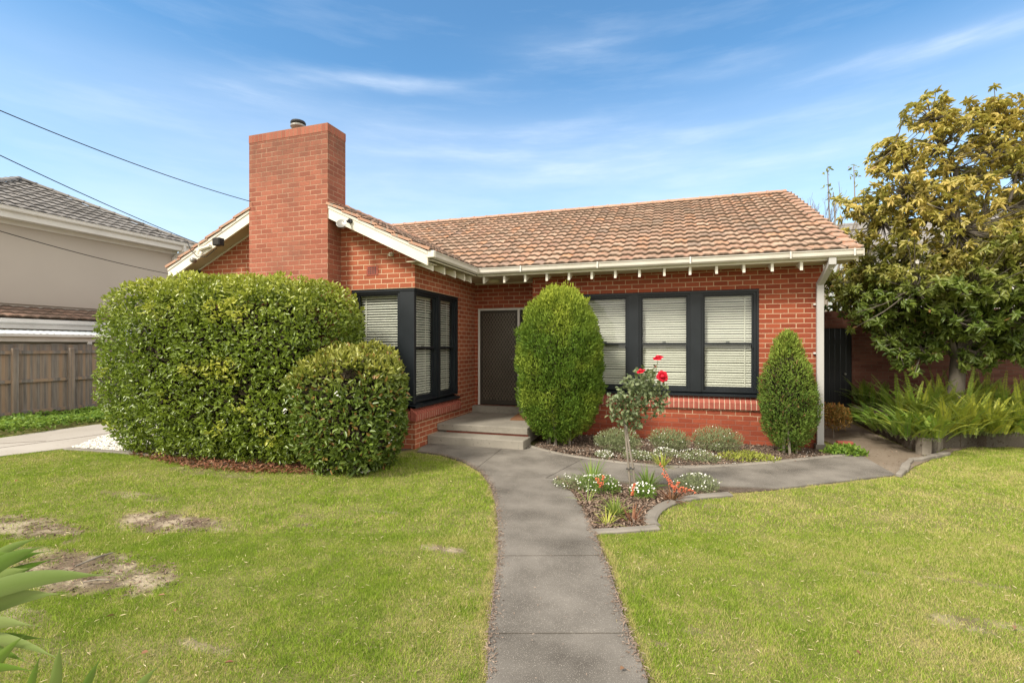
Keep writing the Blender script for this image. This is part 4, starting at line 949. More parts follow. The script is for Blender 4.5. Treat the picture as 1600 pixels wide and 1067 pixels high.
# big clipped hedge
hc, hr = (-6.97, 6.28, 1.40), (2.20, .86, 1.42)
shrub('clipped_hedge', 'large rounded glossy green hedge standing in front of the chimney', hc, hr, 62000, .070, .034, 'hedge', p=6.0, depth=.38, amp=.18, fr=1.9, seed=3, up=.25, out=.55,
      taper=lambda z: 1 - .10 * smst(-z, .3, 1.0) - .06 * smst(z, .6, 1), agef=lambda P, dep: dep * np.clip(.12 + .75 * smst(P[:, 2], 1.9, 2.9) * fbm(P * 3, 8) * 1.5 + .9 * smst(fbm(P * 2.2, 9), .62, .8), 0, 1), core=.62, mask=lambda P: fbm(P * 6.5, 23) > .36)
# rounded shrub at its right end
bush = shrub('flowering_shrub', 'rounded dark green shrub with orange tips and white blossoms beside the hedge', (-4.36, 5.96, .86), (.77, .66, .87), 16000, .086, .036, 'bushleaf', p=3.0, depth=.30, amp=.15, fr=2.4, seed=13, mask=lambda P: fbm(P * 6.5, 24) > .34, up=.45, out=.6,
      agef=lambda P, dep: dep * np.clip(.1 + 1.1 * smst(P[:, 2], 1.05, 1.65) * (.4 + fbm(P * 4, 3)), 0, 1), core=.68)
def blossoms(name, parent, P, size, mat, petals=5, up=.6):
    k = len(P); Cn, D, N = [], [], []
    for p in P:
        nn = Vector((random.uniform(-.5, .3), random.uniform(-.9, -.1), random.uniform(up * .5, 1))).normalized(); a = nn.orthogonal().normalized(); b = nn.cross(a); o = random.uniform(0, 6)
        for j in range(petals):
            th = o + 2 * math.pi * j / petals; Cn.append(p); D.append(a * math.cos(th) + b * math.sin(th) + nn * .25); N.append(nn)
    Cn, D, N = np.array(Cn), np.array([list(v) for v in D]), np.array([list(v) for v in N]); n = len(Cn)
    return leaves(name, Cn, D, N, np.full(n, size), np.full(n, size * .8), MT[mat], parent, np.zeros(n), .1, .0)
fl = []
for px, py in ((607, 645), (597, 655), (620, 690), (565, 698), (571, 702), (516, 708), (523, 722), (498, 640), (545, 633), (640, 690)):
    d = FWD + (px - 800) / FPX * RGT; Z = 6.9 if px < 600 else 6.75
    for k in range(7): fl.append((d[0] * Z + random.uniform(-.02, .02), d[1] * Z * .985 - .03 + random.uniform(-.03, .03), EYE + (540 - py) / FPX * Z + random.uniform(-.015, .02)))
fl2 = []
for (x, y, z) in fl:            # bring each blossom to the leaf surface of the shrub
    v = Vector((x + 4.42, y - 5.92, z - .84)); q = (abs(v.x / .80) ** 2.7 + abs(v.y / .66) ** 2.7 + abs(v.z / .88) ** 2.7) ** (1 / 2.7)
    v = v / max(q, .2) * 1.02; fl2.append((v.x - 4.42, v.y + 5.92, max(.05, v.z + .84)))
blossoms('blossom', bush, fl2, .014, 'petal_white')
# upright conifers
def conifer(name, label, cen, rad, n, mat, seed, L, W, taper, topz, spiky=.5):
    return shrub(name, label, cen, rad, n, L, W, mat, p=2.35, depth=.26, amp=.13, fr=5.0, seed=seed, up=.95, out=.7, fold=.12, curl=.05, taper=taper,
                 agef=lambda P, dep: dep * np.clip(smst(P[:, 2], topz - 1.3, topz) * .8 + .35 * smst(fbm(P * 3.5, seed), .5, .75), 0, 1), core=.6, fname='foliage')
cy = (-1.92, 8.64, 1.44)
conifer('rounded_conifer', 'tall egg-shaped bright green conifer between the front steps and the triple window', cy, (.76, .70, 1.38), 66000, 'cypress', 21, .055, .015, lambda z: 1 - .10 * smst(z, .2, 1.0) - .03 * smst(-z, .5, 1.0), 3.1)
c2 = (1.80, 9.02, 1.02)
conifer('pointed_conifer', 'smaller pointed olive green conifer next to the downpipe', c2, (.43, .38, .97), 30000, 'cypress2', 31, .055, .013, lambda z: 1 - .55 * smst(z, -.15, 1.0) - .12 * smst(-z, .5, 1.0), 2.0)
for nm, (x, y), n_, spread, z0_, h_ in (('rounded_conifer', (-1.88, 8.62), 110, .46, 2.56, .46), ('pointed_conifer', (1.80, 9.02), 40, .16, 1.74, .34)):
    par = bpy.data.objects[nm]; P, D, A_ = [], [], []
    for i in range(n_):          # loose leader shoots sticking out of the top
        a = random.uniform(0, 6.28); r_ = spread * math.sqrt(random.random()); b = Vector((x + r_ * math.cos(a), y + r_ * math.sin(a), z0_ - .35 * r_)); hh_ = h_ * random.uniform(.45, 1) * (1 - .5 * r_ / spread)
        dr = Vector((math.cos(a) * .35 * r_ / spread + random.uniform(-.12, .12), math.sin(a) * .3, 1)).normalized()
        for k in range(26):
            s = k / 26; q = b + dr * hh_ * s; P.append(q); D.append(dr + Vector((random.uniform(-.7, .7), random.uniform(-.7, .7), .1)) * (1.1 - s * .6)); A_.append(.4 + .6 * s)
    P, D = np.array([list(v) for v in P]), np.array([list(v) for v in D]); k = len(P)
    leaves('top_shoots', P, D, RNG.normal(size=(k, 3)), RNG.uniform(.03, .06, k), np.full(k, .013), par.children[0].data.materials[0], par, np.array(A_) * .8, .1, .05)

# ------------------------------------------------------------------ trees at the right
def tree(name, label, base, trunk_r, top, limbs, clusters, lmat, nl, L, W, agef, group=None, droop=.35, twigs=True):
    t = empty(name, base, label, 'tree', group); mb = MB(); b = Vector(base); tp = Vector(top)
    pts = [b + (tp - b) * s + Vector((math.sin(s * 5) * .06, math.cos(s * 4) * .05, 0)) for s in np.linspace(0, 1, 8)]
    mb.tube(pts, [trunk_r * (1.25 if i == 0 else 1 - .1 * i) for i in range(8)], 12); mb.build('trunk', MT['bark_dark'], t, smooth=True)
    lm = MB(); nodes = [np.array(p) for p in pts[2:]]
    for e in limbs:
        e = Vector(e); s = random.uniform(.3, .9); st = b.lerp(tp, s); 
        if e.z < st.z - .2: st = b.lerp(tp, max(.25, s - .35))
        m1 = st.lerp(e, .35) + Vector((random.uniform(-.15, .15), random.uniform(-.15, .15), .22)); m2 = st.lerp(e, .7) + Vector((random.uniform(-.15, .15), random.uniform(-.15, .15), .12))
        lm.tube([st, m1, m2, e], [trunk_r * .42, trunk_r * .3, trunk_r * .2, trunk_r * .08], 6); nodes += [np.array(q) for q in (m1, m1.lerp(m2, .5), m2, m2.lerp(e, .5), e)]
    nodes = np.array(nodes)
    if twigs:
        for c in clusters:
            d = np.linalg.norm(nodes - c, axis=1); k = nodes[d.argmin()]
            if d.min() < 2.6:
                a_, b_ = Vector(k), Vector(c); lm.tube([a_, a_.lerp(b_, .5) + Vector((0, 0, -.05 * d.min())), b_], [.014, .009, .005], 4, cap=False)
    lm.build('limbs', MT['bark_dark'], t)
    n = len(clusters); Cn = np.repeat(clusters, nl, 0); m = len(Cn)
    ax = nrm(RNG.normal(size=(n, 3)) * .45 + (clusters - np.array([tp.x, tp.y, tp.z - 1.6])) * .22 + np.array([0, 0, .4])); axr = np.repeat(ax, nl, 0)
    th = RNG.random(m) * 6.28; o = nrm(np.cross(axr, RNG.normal(size=(m, 3)))); D = nrm(o + axr * RNG.uniform(-.15, .75, m)[:, None] - np.array([0, 0, droop]) * RNG.random(m)[:, None] * 1.6)
    Cn = Cn + axr * RNG.uniform(-.05, .03, m)[:, None]; age = agef(np.repeat(clusters, nl, 0))
    rn = np.repeat(RNG.random(n), nl) * .45 + RNG.random(m) * .55
    leaves('foliage', Cn, D, nrm(axr + RNG.normal(size=(m, 3)) * .25 + np.array([0, 0, .3])), L * RNG.uniform(.6, 1.2, m), W * RNG.uniform(.7, 1.2, m), MT[lmat], t, age * RNG.uniform(.75, 1.1, m), .32, .28, rnd=rn)
    return t
def XY(px, Z): d = FWD + (px - 800) / FPX * RGT; return d[0] * Z, d[1] * Z
def D3(px, py, Z): x, y = XY(px, Z); return (float(x), float(y), EYE + (540 - py) / FPX * Z)
cl_ = []
# crown built of overlapping lumps, each at its own place and distance
lumps = [(1480, 250, 10.0, 1.15, .95), (1420, 300, 9.8, .95, .9), (1380, 350, 10.2, .75, .6), (1545, 230, 10.4, .9, .95), (1455, 185, 10.2, .50, .60), (1560, 190, 10.2, .55, .5), (1500, 360, 9.6, 1.35, .95), (1590, 320, 10.0, 1.1, 1.1),
         (1400, 415, 10.3, .9, .5), (1450, 440, 10.0, 1.0, .6), (1380, 470, 10.6, .75, .55), (1350, 440, 11.2, .6, .5), (1330, 405, 11.4, .45, .6), (1345, 330, 10.8, .42, .5), (1560, 430, 9.6, 1.1, .8), (1620, 420, 9.4, .9, 1.0), (1440, 510, 10.4, .6, .45),
         (1395, 235, 10.2, .35, .3), (1650, 300, 10.5, 1.0, 1.2), (1580, 490, 9.8, .7, .4), (1410, 560, 10.6, .25, .22), (1490, 520, 9.7, .3, .3), (1400, 530, 10.3, .4, .3), (1335, 470, 11.6, .5, .5), (1310, 440, 12.3, .4, .45), (1365, 500, 10.8, .5, .4), (1470, 480, 10.2, .7, .4), (1540, 530, 9.9, .5, .4), (1595, 540, 9.7, .55, .35), (1430, 450, 9.6, .7, .45), (1520, 450, 9.4, .8, .5), (1580, 470, 9.4, .8, .6), (1545, 400, 9.8, .9, .5), (1600, 380, 9.6, .9, .6), (1600, 235, 10.2, .8, .7), (1640, 360, 9.8, .9, .8), (1400, 500, 10.4, .5, .45), (1360, 455, 11.0, .6, .5), (1570, 545, 9.9, .5, .3), (1490, 500, 9.5, .7, .35), (1440, 545, 10.2, .4, .3), (1525, 560, 9.8, .35, .25), (1310, 480, 13.0, .45, .5)]
for px, py, Z, rh, rv in lumps:
    c = np.array(D3(px, py, Z)); n = int(52 * rh * (rh + rv) * 1.5) + 9
    q = nrm(RNG.normal(size=(n, 3))) * (RNG.random((n, 1)) ** .45); cl_.append(c + q * np.array([rh, rh, rv]))
cl_ = np.concatenate(cl_); cl_ = cl_[fbm(cl_ * 1.9, 77) > .31 + .12 * smst(cl_[:, 2], 2.8, 5.0)]
cl_ = np.concatenate([cl_, np.array([D3(q[0] + random.gauss(0, q[2]), q[1] + random.gauss(0, q[2] * .8), random.uniform(9.8, 10.5)) for q in ((1452, 165, 16), (1440, 195, 22), (1475, 180, 20), (1510, 185, 18), (1538, 165, 18), (1560, 175, 22), (1590, 190, 22), (1385, 240, 18), (1370, 262, 12), (1415, 235, 20), (1335, 320, 12), (1390, 545, 18), (1425, 560, 16), (1500, 505, 26), (1560, 520, 22), (1590, 545, 16), (1460, 520, 22), (1350, 500, 16)) for _ in range(9)])])
cl_ = cl_[~((cl_[:, 0] < 3.15) & (cl_[:, 1] < 19))]
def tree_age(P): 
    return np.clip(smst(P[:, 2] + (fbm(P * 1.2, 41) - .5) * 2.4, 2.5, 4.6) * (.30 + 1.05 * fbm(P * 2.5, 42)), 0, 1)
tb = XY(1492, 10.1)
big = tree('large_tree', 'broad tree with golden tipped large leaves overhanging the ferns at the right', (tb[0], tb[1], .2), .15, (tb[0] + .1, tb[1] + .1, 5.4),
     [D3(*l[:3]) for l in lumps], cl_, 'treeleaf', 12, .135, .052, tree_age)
# sparse leaf sprays at the very top
P = []
for i in range(26):
    px = random.uniform(1400, 1600); py = random.uniform(148, 210); c = D3(px, py, random.uniform(9.8, 10.6)); P.append(c)
# bare winter tree behind the roof edge
BT = empty('bare_tree', (5.1, 18.5, 0), 'leafless twiggy tree rising behind the right end of the tiled roof', 'tree'); 
mb = MB()
def grow(p, d, L, r, lev):
    q = p + d * L; mb.tube([p, p.lerp(q, .5) + Vector((random.uniform(-.03, .03), 0, 0)), q], [r, r * .85, r * .7], 5 if lev > 1 else 4, cap=False)
    if lev == 0: return
    for i in range(random.choice((2, 3))):
        nd = (d + Vector((random.uniform(-.55, .55), random.uniform(-.55, .55), random.uniform(-.1, .5)))).normalized(); grow(q if i else p.lerp(q, .75), nd, L * random.uniform(.6, .85), r * .62, lev - 1)
bz = Vector(D3(1290, 400, 17.5)); bb_ = Vector((bz.x, bz.y, 0)); mb.tube([bb_, bb_ + Vector((0, 0, 4.6))], [.12, .07], 8)
mb.build('trunk', MT['bark'], BT); mb = MB()
for i in range(13): grow(bb_ + Vector((0, 0, random.uniform(4.0, 4.55))), Vector((random.uniform(-.7, .7), random.uniform(-.5, .5), 1)).normalized(), random.uniform(.6, 1.0), .028, 4)
for px, py in ((1293, 262), (1334, 258), (1302, 300)):
    q = Vector(D3(px, py, 17.4)); mb.tube([bb_ + Vector((0, 0, 3.3)), Vector(D3(px + 3, 345, 17.4)), q], [.04, .028, .012], 5)
mb.build('limbs', MT['bark'], BT)
# twiggy conifer-like leaf tufts on its tallest shoots
P = np.array([D3(px + random.uniform(-7, 7), py + random.uniform(-6, 8), 17.4) for px, py in ((1293, 266), (1334, 262), (1293, 290), (1302, 310), (1334, 280)) for _ in range(9)])
leaves('foliage', P, RNG.normal(size=P.shape), RNG.normal(size=P.shape), np.full(len(P), .17), np.full(len(P), .06), MT['treeleaf'], BT, np.full(len(P), .2))

# ------------------------------------------------------------------ ferns
def fern(base, n, Lf, spread_dir, spread, seed, age0, name='fern', label=None, lift=.9):
    t = empty(name, base, label, 'fern', 'sword ferns in the raised bed'); Cn, D, N, LL, AG = [], [], [], [], []; rb = MB()
    for i in range(n):
        a = spread_dir + random.gauss(0, spread); e = random.uniform(.75, 1.25) * lift; L = Lf * random.uniform(.6, 1.15); p = Vector(base) + Vector((random.uniform(-.32, .32), random.uniform(-.2, .3), 0)); d = Vector((math.cos(a) * math.cos(e), math.sin(a) * math.cos(e), math.sin(e)))
        K = 30; step = L / K; tone = np.clip(age0 + random.gauss(0, .22), 0, 1); pts = [p]
        for k in range(K):
            d = (d + Vector((0, 0, -.018 - .032 * (k / K))) + Vector((random.uniform(-.02, .02), random.uniform(-.02, .02), 0))).normalized(); p = p + d * step; pts.append(p)
            if k < 3: continue
            s = d.cross(Vector((0, 0, 1))).normalized(); up = s.cross(d).normalized(); wl_ = .052 * (1 - abs(k / K - .4) ** 2 * 1.9) * random.uniform(.9, 1.1) * (L / .75) ** .4
            for sg in (1, -1): Cn.append(p); D.append(s * sg + d * .35 + up * .28); N.append(up); LL.append(wl_); AG.append(np.clip(tone + .25 * (k / K - .5), 0, 1))
        rb.tube(pts[::6], [.004, .0035, .003, .0025, .002, .002], 3, cap=False)
    f = lambda q: np.array([list(v) for v in q])
    leaves('fronds', f(Cn), f(D), f(N), np.array(LL), np.array(LL) * .52, MT['fernleaf'], t, np.array(AG), .05, .1); rb.build('stalks', MT['stem'], t)
for i, (px, py, n_, Lf, dr, col, lift, lab) in enumerate([
    (1350, 662, 60, .62, 225, .05, .85, 'dark green sword fern nearest the black gate'),
    (1372, 640, 60, .95, 240, .10, 1.05, 'dark sword fern at the back against the brick wall'),
    (1400, 676, 70, .66, 222, .15, .9, 'green sword fern arching over the stained left face of the retaining wall'),
    (1440, 688, 75, .72, 228, .35, .95, 'green sword fern at the bend of the retaining wall, hiding its corner'),
    (1430, 662, 70, 1.12, 250, .30, 1.15, 'tall green sword fern behind the bend of the retaining wall'),
    (1490, 682, 80, .80, 262, .70, 1.12, 'yellow-green sword fern just right of the retaining wall bend'),
    (1487, 656, 70, 1.15, 262, .45, 1.2, 'tallest sword fern, in front of the tree trunk'),
    (1532, 681, 85, .80, 268, .85, 1.15, 'most golden sword fern, behind the straight right part of the retaining wall'),
    (1548, 655, 70, 1.10, 270, .45, 1.2, 'tall sword fern at the back below the coppery dead leaves'),
    (1578, 681, 80, .80, 275, .50, 1.08, 'bright green sword fern at the right edge behind the straight wall'),
    (1610, 660, 60, 1.05, 280, .35, 1.15, 'sword fern in front of the brown timber fence')]):
    x, y = G(px, py, .25); fern((x, y + .12, .25), n_, Lf * .86, R(dr), 1.2, i, col, label=lab, lift=lift)

# ------------------------------------------------------------------ small plants
def strap(name, label, base, n, L, W, mat, spread=.6, cat='plant', bloom=None, group=None, tone=.2):
    t = empty(name, base, label, cat, group); V, F, r_, a_ = [], [], [], []; b0 = 0; tips = []
    for i in range(n):
        a = random.uniform(0, 6.28); e = random.uniform(.45, 1.45); l = L * random.uniform(.55, 1.15); p = Vector(base) + Vector((math.cos(a) * .03, math.sin(a) * .03, 0)); d = Vector((math.cos(a) * math.cos(e) * spread * 1.6, math.sin(a) * math.cos(e) * spread * 1.6, math.sin(e))).normalized(); rr = random.random(); ag = tone + random.uniform(-.2, .3)
        s = d.cross(Vector((0, 0, 1))).normalized(); K = 6
        for k in range(K + 1):
            w_ = W * (1 - (k / K) ** 2.2) * (.6 + .4 * min(1, k / 2)) / 2 + .0004; V += [tuple(p - s * w_), tuple(p + Vector((0, 0, -w_ * .4))), tuple(p + s * w_)]; r_ += [rr] * 3; a_ += [ag + .15 * k / K] * 3
            d = (d + Vector((0, 0, -.10 - .06 * k / K))).normalized(); p = p + d * l / K
        for k in range(K): 
            q = b0 + k * 3; F += [(q, q + 1, q + 4, q + 3), (q + 1, q + 2, q + 5, q + 4)]
        b0 += (K + 1) * 3
    np_mesh('leaves', np.array(V), np.array(F), MT[mat], t, {'rnd': np.array(r_), 'age': np.clip(np.array(a_), 0, 1)}); return t
def mound(name, label, cen, rad, n, L, W, mat, flowers=0, fsize=.01, fmat='petal_white', cat='plant', up=.6, age=.4, seed=5, zf=.55):
    t = empty(name, (cen[0], cen[1], 0), label, cat); P, N, dep = blob(n, cen, rad, 2.0, min(rad) * .8, rad[2] * .25, 7, seed, .005); k = len(P)
    D = nrm(N * .6 + np.array([0, 0, up]) + RNG.normal(size=(k, 3)) * .6)
    leaves('foliage', P, D, nrm(N + RNG.normal(size=(k, 3)) * .5), L * RNG.uniform(.6, 1.3, k), np.full(k, W), MT[mat], t, dep * age * RNG.random(k) * 2, .2, .1)
    if flowers:
        P, N, _ = blob(flowers * 3, cen, tuple(1.06 * q for q in rad), 2.0, .02, rad[2] * .3, 7, seed, .03); P = P[P[:, 2] > cen[2] + rad[2] * (zf - .9)][:flowers]
        P[:, 2] += .015; blossoms('blossom', t, [tuple(p) for p in P], fsize, fmat)
    return t
def gp(px, py, z=0.01): x, y = G(px, py, z); return (x, y, z)
def M_(px, py): x, y = G(px, py); return x, y
x, y = M_(962, 712); mound('lavender_cotton', 'grey-green mounded plant left of the rose stem under the triple window', (x, y + .25, .18), (.38, .22, .20), 2600, .055, .007, 'greyleaf', 26, .009, up=.9, seed=51)
x, y = M_(1045, 712); mound('lavender_cotton', 'middle grey-green mounded plant against the red brick base', (x, y + .32, .18), (.34, .20, .19), 2400, .055, .007, 'greyleaf', 16, .009, up=.9, seed=52)
x, y = M_(1122, 712); mound('lavender_cotton', 'largest grey-green mounded plant, right of the middle one under the triple window', (x, y + .28, .19), (.40, .22, .21), 2800, .055, .007, 'greyleaf', 18, .009, up=.9, seed=53)
x, y = M_(943, 716); mound('alyssum', 'compact cushion of white flowers at the left of the kerbed bed', (x, y, .05), (.15, .10, .06), 600, .022, .008, 'greyleaf', 60, .009, seed=54)
x, y = M_(1000, 718); mound('daisy_plant', 'sprawling low plant with scattered white dots behind the rose stem', (x, y, .05), (.28, .13, .08), 1000, .035, .007, 'greyleaf', 45, .008, seed=55)
x, y = M_(1040, 716); mound('daisy_plant', 'white flowered cushion just behind the bright green grass tuft', (x, y + .03, .07), (.20, .09, .08), 600, .03, .007, 'greyleaf', 70, .009, seed=56)
x, y = M_(1092, 722); mound('daisy_plant', 'brownish low plant with white flowers in the middle of the kerbed bed', (x, y + .05, .06), (.32, .13, .10), 1300, .035, .007, 'greyleaf', 60, .008, seed=57)
x, y = M_(1170, 722); mound('ground_cover', 'yellow-green creeping plant at the right end of the kerbed bed', (x, y + .1, .02), (.46, .18, .10), 1500, .05, .012, 'limeleaf', 0, seed=58, up=.35)
strap('grass_tuft', 'bright lime green tuft beside the kerb under the triple window', gp(1035, 730), 46, .26, .013, 'limeleaf', tone=.1)
# rose bed
strap('strappy_plant', 'tall dark green strappy clump at the upper left of the rose bed', gp(925, 757), 60, .34, .017, 'strap', tone=.0)
x, y = M_(905, 764); mound('daisy_plant', 'wide low plant dotted with tiny white flowers at the left of the rose bed', (x + .05, y, .06), (.38, .18, .10), 1700, .035, .006, 'greyleaf', 45, .009, seed=59)
x, y = M_(938, 768); mound('daisy_plant', 'green tangle with white flowers in front of the dark strappy clump', (x, y - .05, .07), (.26, .16, .13), 1800, .035, .006, 'freshleaf', 50, .010, seed=60)
strap('strappy_plant', 'dense dark green strappy clump right of the rose stem', gp(1012, 765), 70, .30, .018, 'strap', tone=-.1)
x, y = M_(1004, 780); mound('candytuft', 'cushion of white flowers touching the foot of the rose stem', (x, y, .08), (.16, .11, .10), 900, .03, .007, 'freshleaf', 70, .011, seed=61, zf=1.0)
x, y = M_(1088, 768); mound('daisy_plant', 'airy green plant with white daisies at the right tip of the rose bed', (x, y, .08), (.26, .14, .12), 1500, .045, .006, 'greyleaf', 45, .010, seed=62)
strap('strappy_plant', 'bright green strappy clump in the centre front of the rose bed', gp(962, 806), 60, .24, .016, 'strap', tone=.3)
strap('strappy_plant', 'small yellow-leaved tuft low at the left front of the rose bed', gp(948, 820), 22, .17, .012, 'limeleaf', tone=.5)
strap('strappy_plant', 'withered reddish-brown rosette at the front tip of the rose bed', gp(988, 815), 40, .20, .012, 'deadleaf', tone=.2, spread=.9)
strap('strappy_plant', 'thin arching green leaves spreading at the left edge of the rose bed', gp(918, 785), 14, .22, .012, 'strap', tone=.4, spread=.9)
strap('strappy_plant', 'brown dry strappy clump below the coral flower spikes', gp(1050, 782), 60, .22, .012, 'deadleaf', tone=.3, spread=.8)
def spike(label, base, tips, mat='petal_coral'):
    t = empty('coral_flower', base, label, 'flower'); mb = MB(); P = []
    for tp in tips:
        b, tp = Vector(base), Vector(tp); q = [b.lerp(tp, s) + Vector((0, 0, .05 * math.sin(s * 3.14))) for s in np.linspace(0, 1, 8)]; mb.tube(q, .0025, 4, cap=False)
        for s in np.linspace(.35, 1, 26): v = b.lerp(tp, s) + Vector((0, 0, .05 * math.sin(s * 3.14))); P += [(v.x + random.uniform(-.015, .015), v.y + random.uniform(-.015, .015), v.z + random.uniform(-.012, .012))]
    mb.build('flower_stalk', MT['twig'], t); blossoms('blossom', t, P, .009, mat, 4)
b = Vector(gp(1055, 780)); spike('coral red flower spikes leaning right over the rose bed', tuple(b), [b + Vector(v) for v in ((-.17, .05, .38), (-.14, .02, .28), (-.08, .0, .24), (.04, .0, .20), (.10, -.05, .15), (.16, -.03, .13), (-.02, -.05, .16), (.22, 0, .10))])
b = Vector(gp(940, 775)); spike('short coral red spikes in the strappy clump at the left of the rose bed', tuple(b), [b + Vector(v) for v in ((-.06, 0, .20), (.02, 0, .24), (-.01, .02, .15))])
b = Vector(gp(988, 786)); spike('coral red spike climbing at the foot of the rose stem', tuple(b), [b + Vector(v) for v in ((.02, -.02, .22), (.0, -.02, .12))])

# standard rose
rbx, rby = G(984, 776); RZ = -math.sin(YAW) * rbx + math.cos(YAW) * rby
RS = empty('rose_bush', (rbx, rby, 0), 'standard rose with red blooms on two thin bare stems in front of the triple window', 'rose')
stp = [(rbx + .02, rby, 0), (rbx - .01, rby, .30), (rbx - .035, rby + .01, .60), (rbx - .055, rby, .90)]
MB().tube(stp, [.016, .014, .014, .018], 8).build('stem', MT['bark'], RS, smooth=True)
MB().tube([(rbx + .075, rby - .02, 0), (rbx + .04, rby - .01, .33), (rbx - .01, rby - .01, .62), (rbx - .045, rby - .01, .88)], [.014, .013, .012, .012], 8).build('stem', MT['bark'], RS, smooth=True)
MB().tube([(rbx - .035, rby - .03, .33), (rbx + .05, rby - .03, .34), (rbx + .05, rby + .03, .34), (rbx - .03, rby + .03, .33), (rbx - .035, rby - .03, .33)], .006, 6).build('tie', MT['rubber'], RS)
Zr = RZ
def RP(px, py, dz=0): return Vector(D3(px, py, Zr + dz))
cr = MB(); root_ = Vector((rbx - .05, rby, .88)); ends = [(958, 632), (975, 610), (990, 596), (1002, 590), (1018, 600), (1010, 625), (995, 640), (968, 648), (1022, 575), (1030, 640), (1045, 598)]
for e_ in ends:
    e_ = RP(*e_, random.uniform(-.1, .1)); cr.tube([root_, root_.lerp(e_, .5) + Vector((random.uniform(-.04, .04), 0, .03)), e_], [.008, .006, .003], 5, cap=False)
blm = [(1028, 557, .064), (1036, 587, .070), (1001, 580, .056), (1024, 570, .02)]
for px, py, r_ in blm: cr.tube([RP(1012, 610), RP((1012 + px) / 2 + 4, (610 + py) / 2 + 4), RP(px, py + 5)], [.005, .004, .003], 5, cap=False)
cr.build('canes', MT['stem'], RS)
P = []
for px, py, rp, n in ((975, 640, 24, 200), (990, 612, 26, 230), (1003, 597, 24, 170), (1020, 610, 22, 120), (962, 628, 15, 80), (985, 655, 17, 90), (1012, 630, 24, 120), (1035, 608, 12, 34), (1030, 640, 12, 26), (1038, 625, 8, 14), (958, 645, 10, 30), (1020, 580, 9, 25), (1000, 665, 10, 20)):
    for i in range(int(n * .85)):
        a, q = random.uniform(0, 6.28), math.sqrt(random.random()) * rp; P.append(RP(px + q * math.cos(a), py + q * math.sin(a), random.uniform(-.9, .9) * rp * Zr / FPX))
P = np.array([list(v) for v in P]); k = len(P)
leaves('foliage', P, RNG.normal(size=(k, 3)) * .7 + np.array([0, -.2, -.1]), nrm(RNG.normal(size=(k, 3)) * .5 + np.array([0, -.3, .7])), RNG.uniform(.035, .065, k), RNG.uniform(.028, .044, k), MT['roseleaf'], RS, RNG.random(k), .15, .15)
def rose(c, r, face):
    c = Vector(c); f = Vector(face).normalized(); a = f.orthogonal().normalized(); b = f.cross(a); V, F, rn = [], [], []; b0 = 0; n = 42
    for i in range(n):
        s = i / n; th = i * 2.39996; open_ = s ** .8; rad = r * (.02 + .66 * open_); o = a * math.cos(th) + b * math.sin(th); tn = f.cross(o).normalized(); hgt = r * (.30 - .26 * open_ + .08 * math.sin(i * 2.3)); pw = r * (.20 + .40 * open_)
        for u in range(5):
            for v in range(5):
                uu, vv = (u - 2) / 2, v / 4; wd = pw * (math.sin(.5 + vv * 2.1)) ; lean = o * (rad * (.3 + .8 * vv + .35 * open_ * vv * vv) - r * .10 * (1 - s) * vv * vv) ; up_ = f * (-r * .35 + (hgt + r * .35) * (vv ** .8) - r * .25 * open_ * max(0, vv - .7) * 3 * open_)
                V.append(tuple(c + lean + up_ + tn * uu * wd - o * (uu * uu) * wd * .45 + f * random.uniform(-.03, .03) * r)); rn.append(random.random())
        for u in range(4):
            for v in range(4): q = b0 + u * 5 + v; F.append((q, q + 1, q + 6, q + 5))
        b0 += 25
    for i in range(7):
        for j in range(12):
            la, lo_ = i / 6 * 1.5, j / 12 * 6.283; g_ = 1 + .10 * math.sin(lo_ * 3 + i * 1.7)
            V.append(tuple(c + (a * math.cos(lo_) + b * math.sin(lo_)) * r * .34 * math.cos(la) * g_ + f * r * (.02 + .34 * math.sin(la) * g_))); rn.append(.4 + .6 * random.random())
    for i in range(6):
        for j in range(12): q = b0 + i * 12; F.append((q + j, q + (j + 1) % 12, q + 12 + (j + 1) % 12, q + 12 + j))
    return np_mesh('bloom', np.array(V), np.array(F), MT['petal_red'], RS, {'rnd': np.array(rn), 'age': np.zeros(len(V))}, smooth=True)
rose(RP(1028, 558, -.02), .070, (-.1, -.35, 1)); rose(RP(1035, 588, -.10), .076, (.1, -1, .15)); rose(RP(1001, 579, -.22), .060, (-.2, -.3, 1)); rose(RP(1024, 572, .08), .022, (0, 0, 1))

# shrublet, bricks and weeds by the downpipe
x, y = G(1306, 690); mound('orange_shrub', 'small rounded bush with orange and green leaves behind the downpipe', (x + .05, y + .3, .42), (.26, .22, .24), 1500, .055, .018, 'nandina', 0, seed=71, cat='shrub')
ob = [o for o in bpy.data.objects if o.name == 'orange_shrub'][0]; MB().tube([(x + .05, y + .3, 0), (x + .04, y + .3, .3)], .012, 6).build('stem', MT['bark'], ob)
x, y = G(1322, 697); MB_ = MB().bar((x - .14, y, .045), (x + .10, y + .02, .045), .11, .076).build('loose_brick', MT['header'], origin=(x, y, 0), bevel=.006); tag(MB_, 'single red brick lying beside the side path near the downpipe', 'brick')
x, y = G(1322, 712); mound('weed_clump', 'fresh green weeds growing at the foot of the downpipe', (x, y + .02, .04), (.30, .14, .13), 900, .06, .03, 'freshleaf', 0, seed=72)
# wilted strap leaves at the right edge of the ferns
w_ = strap('wilted_lily', 'yellow wilted strap-leaved plant among the ferns at the right edge', (*G(1590, 672, .25), .25), 26, .75, .045, 'limeleaf', tone=.6, spread=.8)

